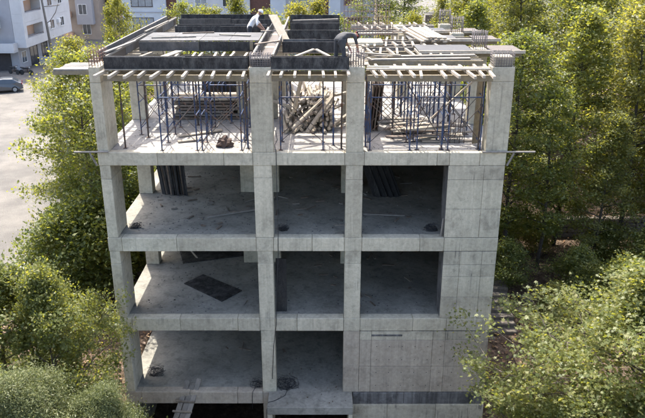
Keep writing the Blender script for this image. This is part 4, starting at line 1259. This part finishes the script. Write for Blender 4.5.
# ------------------------------------------------------------------ people
def person(label, loc, rz, J, E_, mats, cap, gloves=None):
    """J: joint -> (pos, radius); E_: list of (joint a, joint b, cloth key). One skinned body mesh."""
    T = thing('person', label, 'person', loc, rz)
    names = list(J)
    me = bpy.data.meshes.new('body')
    me.from_pydata([J[k][0] for k in names], [(names.index(a), names.index(b)) for a, b, c in E_], [])
    ob = bpy.data.objects.new('tmp_body', me); COL.objects.link(ob)
    md = ob.modifiers.new('skin', 'SKIN'); md.use_smooth_shade = True
    for i, k in enumerate(names):
        r = J[k][1]
        me.skin_vertices[0].data[i].radius = r if isinstance(r, tuple) else (r, r)
        me.skin_vertices[0].data[i].use_root = (k == 'pelvis')
    ob.modifiers.new('sub', 'SUBSURF').levels = 2
    dg = bpy.context.evaluated_depsgraph_get()
    m2 = bpy.data.meshes.new_from_object(ob.evaluated_get(dg))
    bpy.data.objects.remove(ob)
    keys = list(mats)
    m2.materials.clear()
    for k in keys: m2.materials.append(MT[mats[k]])
    segs_ = [(Vector(J[a][0]), Vector(J[b][0]), c) for a, b, c in E_]
    for p in m2.polygons:
        best, bd = None, 1e9
        for a, b, c in segs_:
            d = b - a
            t = max(0, min(1, (p.center - a).dot(d) / max(d.length_squared, 1e-9)))
            q = (p.center - (a + d * t)).length
            if q < bd: bd, best = q, c
        p.material_index = keys.index(best); p.use_smooth = True
    # fingers and nose joined into the same body mesh
    mb = MB()
    for s in ('l', 'r'):
        hnd = Vector(J['hand_' + s][0]); el = Vector(J['elbow_' + s][0])
        d = (hnd - el).normalized(); sd_ = d.orthogonal().normalized()
        if abs(sd_.z) > 0.7: sd_ = d.cross(sd_)
        cu = d.cross(sd_)
        for k, ln in zip((-1.5, -0.5, 0.5, 1.5), (0.065, 0.08, 0.075, 0.055)):
            b0 = hnd + sd_ * k * 0.019
            mb.path([b0, b0 + d * ln * .6, b0 + d * ln + cu * 0.02], [0.010, 0.009, 0.007], 5)
        b0 = hnd - d * 0.03 + sd_ * 0.03
        mb.path([b0, b0 + sd_ * 0.03 + d * 0.03, b0 + sd_ * 0.035 + d * 0.06], [0.011, 0.010, 0.008], 5)
    hd = Vector(J['head'][0]); nk = Vector(J['neck'][0]); up = (Vector(J['crown'][0]) - nk).normalized()
    fw = Vector((1, 0, -0.2)); fw = (fw - up * fw.dot(up)).normalized()
    mb.path([hd + fw * 0.085 + up * .02, hd + fw * 0.115 - up * .015, hd + fw * .09 - up * .03], [0.010, 0.016, 0.010], 5)
    sdv = up.cross(fw)
    for s in (-1, 1):
        mb.path([hd + sdv * s * 0.075 - up * .02, hd + sdv * s * 0.092 + up * .02], [0.012, 0.016], 5)
    ex = mb.mesh('fingers')
    bm = bmesh.new(); bm.from_mesh(m2)
    n0 = len(bm.faces)
    bm.from_mesh(ex)
    bm.faces.ensure_lookup_table()
    for f_ in bm.faces[n0:]: f_.material_index = keys.index('glove' if 'glove' in keys else 'skin'); f_.smooth = True
    bm.to_mesh(m2); bm.free()
    o = bpy.data.objects.new('body', m2); COL.objects.link(o); o.parent = T
    # cap or hair
    bm = bmesh.new(); bmesh.ops.create_uvsphere(bm, u_segments=16, v_segments=10, radius=1)
    geom = [v for v in bm.verts if v.co.z < -0.05]
    bmesh.ops.delete(bm, geom=geom, context='VERTS')
    if cap:
        rim = [v.co.copy() for v in bm.verts if v.co.z < 0.12 and v.co.x > 0.2]
        vs = [bm.verts.new((c.x * 1.65, c.y * 1.1, c.z - 0.02)) for c in sorted(rim, key=lambda c: math.atan2(c.y, c.x))]
        base = sorted([v for v in bm.verts if v.co.z < 0.12 and v.co.x > 0.2 and v not in vs], key=lambda v: math.atan2(v.co.y, v.co.x))
        for i in range(min(len(vs), len(base)) - 1):
            bm.faces.new((base[i], base[i + 1], vs[i + 1], vs[i]))
    m3 = bpy.data.meshes.new('headwear'); bm.to_mesh(m3); bm.free()
    for p in m3.polygons: p.use_smooth = True
    zax = up; xax = fw; yax = zax.cross(xax)
    rot = Matrix((xax, yax, zax)).transposed().to_quaternion()
    new('cap' if cap else 'hair', m3, 'cap_white' if cap else 'hair', T, hd + up * 0.02, rot, (0.118, 0.098, 0.115))
    return T

def edges():
    E_ = [('pelvis', 'waist', 'shirt'), ('waist', 'chest', 'shirt'), ('chest', 'neck', 'shirt'), ('neck', 'head', 'skin'), ('head', 'crown', 'skin')]
    for s in ('l', 'r'):
        E_ += [('pelvis', 'hip_' + s, 'trousers'), ('hip_' + s, 'knee_' + s, 'trousers'), ('knee_' + s, 'ankle_' + s, 'trousers'), ('ankle_' + s, 'toe_' + s, 'shoe'),
               ('chest', 'shoulder_' + s, 'shirt'), ('shoulder_' + s, 'elbow_' + s, 'sleeve'), ('elbow_' + s, 'wrist_' + s, 'skin'), ('wrist_' + s, 'hand_' + s, 'hand')]
    return E_

# worker stooping in the front beam form, seen from behind
J = {'pelvis': ((0, 0, 0.90), (0.15, 0.13)), 'waist': ((0.20, 0, 0.99), (0.13, 0.12)), 'chest': ((0.44, 0, 1.0), (0.15, 0.13)), 'neck': ((0.60, 0, 0.97), 0.06), 'head': ((0.71, 0, 0.93), (0.085, 0.09)), 'crown': ((0.82, 0, 0.91), 0.06)}
for s, k in (('l', 1), ('r', -1)):
    J.update({'hip_' + s: ((0.0, k * 0.11, 0.86), 0.105), 'knee_' + s: ((0.04, k * 0.17, 0.46), 0.07), 'ankle_' + s: ((-0.02, k * 0.19, 0.07), 0.05), 'toe_' + s: ((0.18, k * 0.20, 0.04), 0.04),
              'shoulder_' + s: ((0.46, k * 0.19, 0.98), 0.07), 'elbow_' + s: ((0.52, k * 0.24, 0.72), 0.047), 'wrist_' + s: ((0.64, k * 0.18, 0.50), 0.034), 'hand_' + s: ((0.67, k * 0.16, 0.43), 0.038)})
person('worker in dark clothes stooping over the front black roof beam', (0.52, 0.26, 11.885), R(42), J, edges(),
       {'shirt': 'cloth_slate', 'trousers': 'cloth_grey', 'skin': 'skin', 'sleeve': 'cloth_slate', 'shoe': 'black_paint', 'hand': 'glove_red', 'glove': 'glove_red'}, False)
# worker in white leaning on the third beam
J = {'pelvis': ((0, 0, 0.86), (0.14, 0.12)), 'waist': ((0.10, 0, 1.05), (0.13, 0.12)), 'chest': ((0.27, 0, 1.24), (0.16, 0.13)), 'neck': ((0.40, 0, 1.38), 0.055), 'head': ((0.48, 0, 1.46), (0.085, 0.09)), 'crown': ((0.53, 0, 1.57), 0.06)}
for s, k in (('l', 1), ('r', -1)):
    J.update({'hip_' + s: ((0.0, k * 0.10, 0.82), 0.095), 'knee_' + s: ((0.10 if k > 0 else -.02, k * 0.13, 0.44), 0.065), 'ankle_' + s: ((-0.04, k * 0.14, 0.07), 0.05), 'toe_' + s: ((0.16, k * 0.15, 0.04), 0.04),
              'shoulder_' + s: ((0.28, k * 0.20, 1.26), 0.065)})
J.update({'elbow_l': ((0.5, 0.28, 1.02), 0.045), 'wrist_l': ((0.66, 0.22, 0.80), 0.034), 'hand_l': ((0.70, 0.20, 0.74), 0.036),
          'elbow_r': ((0.24, -0.36, 1.02), 0.045), 'wrist_r': ((0.46, -0.30, 0.84), 0.034), 'hand_r': ((0.53, -0.27, 0.79), 0.036)})
person('worker in white shirt and white cap bending beside the third roof beam', (-2.95, 7.2, 11.42), R(20), J, edges(),
       {'shirt': 'shirt_white', 'trousers': 'cloth_black', 'skin': 'skin', 'sleeve': 'shirt_white', 'shoe': 'black_paint', 'hand': 'skin'}, True)
tag(box('work_platform', -3.6, -2.4, 6.5, 8.0, 11.38, 11.42, 'plank', None, 0.003), 'plank platform under the worker in white', 'platform')

# ------------------------------------------------------------------ trees
def tree_data(seed, H, base, Rmax, nl, per, leaf, poly, prof, sig=0.38, up=0.5, r0=0.14, lean=0.0, fork=False, subs=4, var=(0.62, 1.18)):
    q = random.Random(seed)
    mb = MB()
    cl = []
    tp = []
    ox = oy = 0.0
    nseg = 9
    for i in range(nseg + 1):
        t = i / nseg
        ox += q.uniform(-.10, .10) * H / 12; oy += q.uniform(-.10, .10) * H / 12
        tp.append(Vector((ox + lean * t * t, oy, -0.4 + (H * 0.95 + 0.4) * t)))
    def tr(z):
        f_ = max(0, min(0.9999, (z + 0.4) / (H * 0.95 + 0.4))) * nseg
        i = int(f_); return tp[i].lerp(tp[i + 1], f_ - i)
    mb.path(tp, [r0 * (1 - 0.92 * i / nseg) + 0.01 for i in range(nseg + 1)], 7)
    ang = q.uniform(0, 6.28)
    for k in range(nl):
        t = (k + q.uniform(0, 1)) / nl
        z = base + (H * 0.97 - base) * t
        ang += 2.4 + q.uniform(-.5, .5)
        rr = Rmax * prof(t) * q.uniform(*var)
        rise = q.uniform(0.25, 0.75) * (0.5 + 0.6 * t)
        z0 = max(base * 0.55, z - rr * rise * 0.7)
        p0 = tr(z0)
        d = Vector((math.cos(ang), math.sin(ang), 0))
        end = Vector((p0.x, p0.y, 0)) + d * rr + Vector((0, 0, z0 + rr * rise))
        mid = p0.lerp(end, 0.5) + Vector((q.uniform(-.15, .15), q.uniform(-.15, .15), rr * 0.10))
        rl = r0 * 0.42 * (1 - 0.75 * t) + 0.008
        mb.path([p0, mid, end], [rl, rl * .6, 0.006], 5)
        for f_ in (0.35, 0.55, 0.75, 0.9, 1.0):
            c = p0.lerp(mid, f_ * 2) if f_ < .5 else mid.lerp(end, f_ * 2 - 1)
            cl.append((c, 0.7 + 0.3 * f_))
        for s in range(subs):
            f_ = q.uniform(0.35, 0.95)
            c = p0.lerp(mid, f_ * 2) if f_ < .5 else mid.lerp(end, f_ * 2 - 1)
            a2 = ang + q.choice((-1, 1)) * q.uniform(.5, 1.3)
            ln = rr * q.uniform(.22, .5)
            e2 = c + Vector((math.cos(a2), math.sin(a2), q.uniform(-.1, .7))) * ln
            mb.path([c, e2], [rl * .4, 0.004], 4, False)
            cl.append((c.lerp(e2, .6), 0.9)); cl.append((e2, 1.0))
    cl.append((tp[-1], 1.0)); cl.append((tp[-1] + Vector((0, 0, .25)), 0.8))
    rs = np.random.default_rng(seed)
    cen = []
    for c, w_ in cl:
        n = int(per * w_ * rs.uniform(.5, 1.4))
        pts = rs.normal(size=(n, 3)) * sig * np.array([1, 1, 0.75]) * rs.uniform(.75, 1.2)
        cen.append(pts + np.array(c))
    cen = np.concatenate(cen)
    crown = leaf_soup('crown', cen, up, leaf, poly, seed + 100, fold=0.25)
    return mb.mesh('trunk'), crown

oval = lambda t: max(0.12, math.sin(math.pi * (0.16 + 0.80 * t)) ** 0.8)
column_ = lambda t: max(0.15, (1 - t) ** 0.55 * min(1, 0.55 + t * 3))
round_ = lambda t: max(0.15, math.sin(math.pi * (0.25 + 0.70 * t)))
DATA = {
    'street': [tree_data(11, 12.0, 1.8, 3.3, 40, 40, 0.185, LEAF5, oval, 0.30), tree_data(12, 12.0, 1.8, 3.2, 40, 40, 0.185, LEAF5, oval, 0.30)],
    'slim': [tree_data(21, 13.0, 2.4, 2.3, 38, 36, 0.165, LEAF5, oval, 0.27, r0=0.12), tree_data(22, 13.0, 2.6, 2.5, 38, 36, 0.165, LEAF5, oval, 0.27, r0=0.12), tree_data(23, 13.0, 2.2, 2.2, 40, 36, 0.165, LEAF5, column_, 0.27, r0=0.12)],
    'near': [tree_data(31, 11.0, 2.5, 4.2, 62, 84, 0.118, STAR, round_, 0.23, up=0.7, r0=0.16, subs=7, var=(0.5, 1.28)), tree_data(32, 10.0, 2.2, 3.2, 50, 80, 0.112, STAR, round_, 0.23, up=0.7, r0=0.13, subs=5, var=(0.4, 1.35))],
    'shrub': [tree_data(41, 4.0, 0.5, 1.7, 26, 40, 0.15, LEAF5, round_, 0.30, r0=0.06), tree_data(42, 4.0, 0.6, 1.6, 26, 40, 0.15, LEAF5, oval, 0.30, r0=0.06)],
    'cedar': [tree_data(51, 8.6, 1.0, 2.6, 64, 300, 0.085, SPRAY, column_, 0.20, up=0.2, r0=0.14, subs=6)],
}
def tree(kind, idx, label, loc, scale, leaf, rz=None, bark='bark', group=None, cat='tree', name=None):
    tm, cm = DATA[kind][idx % len(DATA[kind])]
    z = ground_h(loc[0], loc[1]) if len(loc) == 2 else loc[2]
    T = thing(name or 'broadleaf_tree', label, cat, (loc[0], loc[1], z), rnd.uniform(0, 6.28) if rz is None else rz, group)
    T.scale = scale if isinstance(scale, tuple) else (scale,) * 3
    new('trunk', tm, bark, T)
    new('crown', cm, leaf, T)
    return T

G1 = 'trees between the street and the building'
tree('street', 0, 'dense green tree standing closest to the left side, its crown hiding the kerb', (-10.9, 9.6), (0.88, 0.88, 0.92), 'leaf_plane', 0.4, group=G1)
tree('street', 1, 'green tree behind the slim steel pole on the left', (-10.8, 14.6), (0.95, 0.95, 0.90), 'leaf_plane', 2.0, group=G1)
tree('street', 0, 'green tree overhanging the street left of the steel pole', (-12.5, 12.6), (0.60, 0.60, 0.60), 'leaf_plane', 3.6, group=G1)
tree('street', 1, 'dark green tree filling the gap behind the left front column', (-9.4, 8.2), (0.62, 0.62, 0.70), 'leaf_dark', 5.0, group=G1)
tree('street', 0, 'yellow-green tree behind the left roof edge', (-16.3, 25.5), (0.85, 0.85, 0.80), 'leaf_yellow', 1.0, group=G1)
tree('street', 1, 'tall tree standing up beside the pale blue block', (-14.6, 31.0), (0.56, 0.56, 0.98), 'leaf_yellow', 0.7, group=G1)
for k, (x, y, s) in enumerate(((-9.0, 19.5, .85), (-12.2, 19.0, .78))):
    tree('street', k, ('green tree seen through the gaps behind the left columns', 'green tree standing between the steel pole and the left roof edge')[k], (x, y), s, 'leaf_plane', group=G1)

G2 = 'shrubby trees behind the roof'
words = ['leftmost', 'second from the left', 'third from the left', 'fourth from the left', 'fifth from the left', 'sixth from the left', 'rightmost']
for k, (x, h) in enumerate(((-9.9, 11.6), (-8.0, 11.1), (-6.2, 11.7), (-3.9, 11.0), (-1.9, 11.4), (-0.4, 11.5), (1.2, 10.6))):
    tree('slim', k, 'yellow-green tree against the pale block, %s of the row behind the roof' % words[k], (x, 29.5 + (k % 3) * 1.2), (0.9, 0.9, (h + 0.15) / 13.0), 'leaf_yellow' if k % 3 else 'leaf_plane', group=G2)
for k, (x, y, h, lf) in enumerate(((4.6, 27, 10.6, 'leaf_yellow'), (6.3, 28, 10.9, 'leaf_yellow'), (8.0, 27, 10.2, 'leaf_olive'), (9.6, 30, 9.6, 'leaf_yellow'), (5.6, 48, 12.0, 'leaf_dark'), (8.4, 55, 11.5, 'leaf_dark'))):
    tree('slim', k, ['yellow-green tree right behind the rebar wall', 'yellow-green tree behind the rearmost right joists', 'olive tree behind the board stack', 'short yellow-green tree at the foot of the far street', 'big dark tree behind the yellow-green ones', 'dark tree beside the far street'][k], (x, y), (0.6 if k < 4 else 1.3, 0.6 if k < 4 else 1.3, h / 13.0), lf, group=G2)
tree('slim', 2, 'dark tree standing across the far end of the right-hand street', (24.5, 106), (1.9, 1.9, 0.95), 'leaf_dark', group=G2)
tree('slim', 1, 'broad dark tree beyond the far boundary wall', (29.0, 140), (2.6, 2.6, 1.1), 'leaf_dark', group=G2)

G3 = 'trees on the right-hand slope'
right = [(8.6, 9.0, .86, 'leaf_plane'), (10.2, 8.4, .68, 'leaf_plane'), (11.8, 11.0, .92, 'leaf_plane'), (14.6, 10.2, .95, 'leaf_olive'), (16.6, 9.6, .8, 'leaf_yellow'), (12.6, 8.0, .6, 'leaf_olive'), (8.0, 12.2, .78, 'leaf_plane'),
         (16.4, 13.0, 1.02, 'leaf_olive'), (8.8, 18.6, .80, 'leaf_plane'), (11.4, 19.4, .95, 'leaf_olive'), (15.2, 20.5, 1.0, 'leaf_plane'), (18.2, 17.2, 1.08, 'leaf_olive'), (19.6, 12.2, 1.02, 'leaf_plane'),
         (9.0, 23.0, .82, 'leaf_yellow'), (12.2, 24.5, .94, 'leaf_olive'), (16.0, 24.6, 1.02, 'leaf_plane'), (20.4, 23.0, 1.1, 'leaf_yellow'), (10.4, 29.0, .84, 'leaf_yellow'), (14.2, 31.0, .92, 'leaf_plane'), (18.6, 30.0, 1.02, 'leaf_olive'), (23.0, 29.0, 1.12, 'leaf_yellow'),
         (12.2, 37.0, .86, 'leaf_yellow'), (16.6, 38.5, .90, 'leaf_olive'), (21.4, 38.0, .98, 'leaf_plane'), (26.4, 36.5, 1.08, 'leaf_yellow'), (23.0, 17.0, 1.1, 'leaf_plane'), (27.5, 24.0, 1.1, 'leaf_olive'), (18.0, 7.2, .80, 'leaf_plane'), (15.0, 52, .8, 'leaf_yellow'), (21, 54, .85, 'leaf_olive'), (27, 52, .9, 'leaf_olive')]
tone = {'leaf_plane': 'fresh green', 'leaf_dark': 'dark green', 'leaf_olive': 'olive green', 'leaf_yellow': 'yellowish green'}
ranks = {}
for k, (x, y, s, lf) in enumerate(right):
    depth = 'in the front rank' if y < 12.3 else 'just behind the stone terrace wall' if y < 18 else 'in the middle rank' if y < 26 else 'in the rear rank' if y < 40 else 'far behind the rear rank'
    key = (tone[lf], depth)
    ranks.setdefault(key, []).append(k)
for (tn, depth), ks in ranks.items():
    ks.sort(key=lambda k: right[k][0] / (right[k][1] + 22))
    for i, k in enumerate(ks):
        x, y, s, lf = right[k]
        pos = '' if len(ks) == 1 else ', leftmost' if i == 0 else ', rightmost' if i == len(ks) - 1 else ', %s from the left' % ['', 'second', 'third', 'fourth', 'fifth'][i]
        tree('slim', k, 'slender %s tree %s, right slope%s' % (tn, depth, pos), (x, y), (s * 1.12, s * 1.12, s), lf, group=G3, bark='bark_dark')

# undergrowth on the right slope and along the left side
und = [(8.3, 6.9, .55, 'leaf_dark'), (9.8, 4.4, .5, 'leaf_olive'), (11.2, 6.0, .62, 'leaf_dark'), (12.8, 5.0, .7, 'leaf_plane'), (14.6, 6.6, .75, 'leaf_plane'), (10.6, 10.2, .5, 'leaf_olive'), (13.4, 8.6, .55, 'leaf_plane'), (16.4, 8.2, .7, 'leaf_dark'), (9.4, 11.4, .45, 'leaf_dark')]
for k, (x, y, s, lf) in enumerate(und):
    tree('shrub', k, ['dark low shrub beside the top of the garden steps', 'olive shrub right of the foot of the steps', 'dark shrub among the rocks right of the steps', 'fresh green shrub just above the near right tree', 'fresh green shrub at the right edge above the near tree', 'small olive shrub below the terrace wall', 'small green shrub below the terrace wall, rightmost', 'dark bush at the right edge below the terrace wall', 'small dark shrub at the left end of the terrace wall'][k], (x, y), s, lf, cat='shrub', name='shrub', group='shrubs on the right slope')

tree('near', 0, 'large leafy tree filling the lower right corner, maple-like leaves', (9.9, -4.4, -3.0), (1.0, 1.0, 0.93), 'leaf_mix', 0.6)
tree('near', 1, 'low leafy crown below the large tree in the lower right corner', (8.6, -7.0, -3.0), (0.95, 0.95, 0.70), 'leaf_mix', 3.3)
tree('near', 1, 'smaller leafy tree in front of the retaining wall, lower right', (6.9, -5.6, -3.0), (0.66, 0.66, 0.64), 'leaf_mix', 4.6)
tree('near', 1, 'yellow-tinged leafy tree at the left edge, lower left', (-10.0, -2.8, -2.2), (0.9, 0.9, 0.88), 'leaf_mix', 1.2)
tree('near', 1, 'leafy tree with bright shoots beside the lower left column', (-8.4, -3.2, -2.6), (0.60, 0.60, 0.93), 'leaf_mix', 4.2)
tree('cedar', 0, 'grey-green feathery conifer at the bottom left corner', (-7.9, -6.8, -3.0), (1.05, 1.05, 0.97), 'needle', 0.3, 'bark', 'conifers in the lower left corner', name='conifer')
tree('cedar', 0, 'grey-green feathery conifer right of the corner one', (-5.9, -6.4, -3.0), (0.8, 0.8, 0.89), 'needle', 2.3, 'bark', 'conifers in the lower left corner', name='conifer')
tree('shrub', 0, 'bright green bush at the foot of the left front column', (-6.2, -3.6, -2.0), (0.7, 0.7, 0.9), 'leaf_plane', 1.3, cat='shrub', name='shrub')

for k, (x, y, sc, lf) in enumerate(((-11.3, 6.8, 1.1, 'leaf_dark'), (-10.2, 7.0, 1.3, 'leaf_plane'), (-12.2, 9.0, 0.9, 'leaf_plane'), (-9.3, 9.6, 1.2, 'leaf_dark'), (-8.6, 12.5, 1.1, 'leaf_dark'))):
    tree('shrub', k, ['dark bush under the left trees nearest the kerb', 'green bush under the left trees, nearest the building', 'green bush leaning over the kerb of the left street', 'dark bush beside the left wall, behind the front column', 'dark bush farther back along the left wall'][k], (x, y), sc, lf, cat='shrub', name='shrub', group='bushes under the left trees')
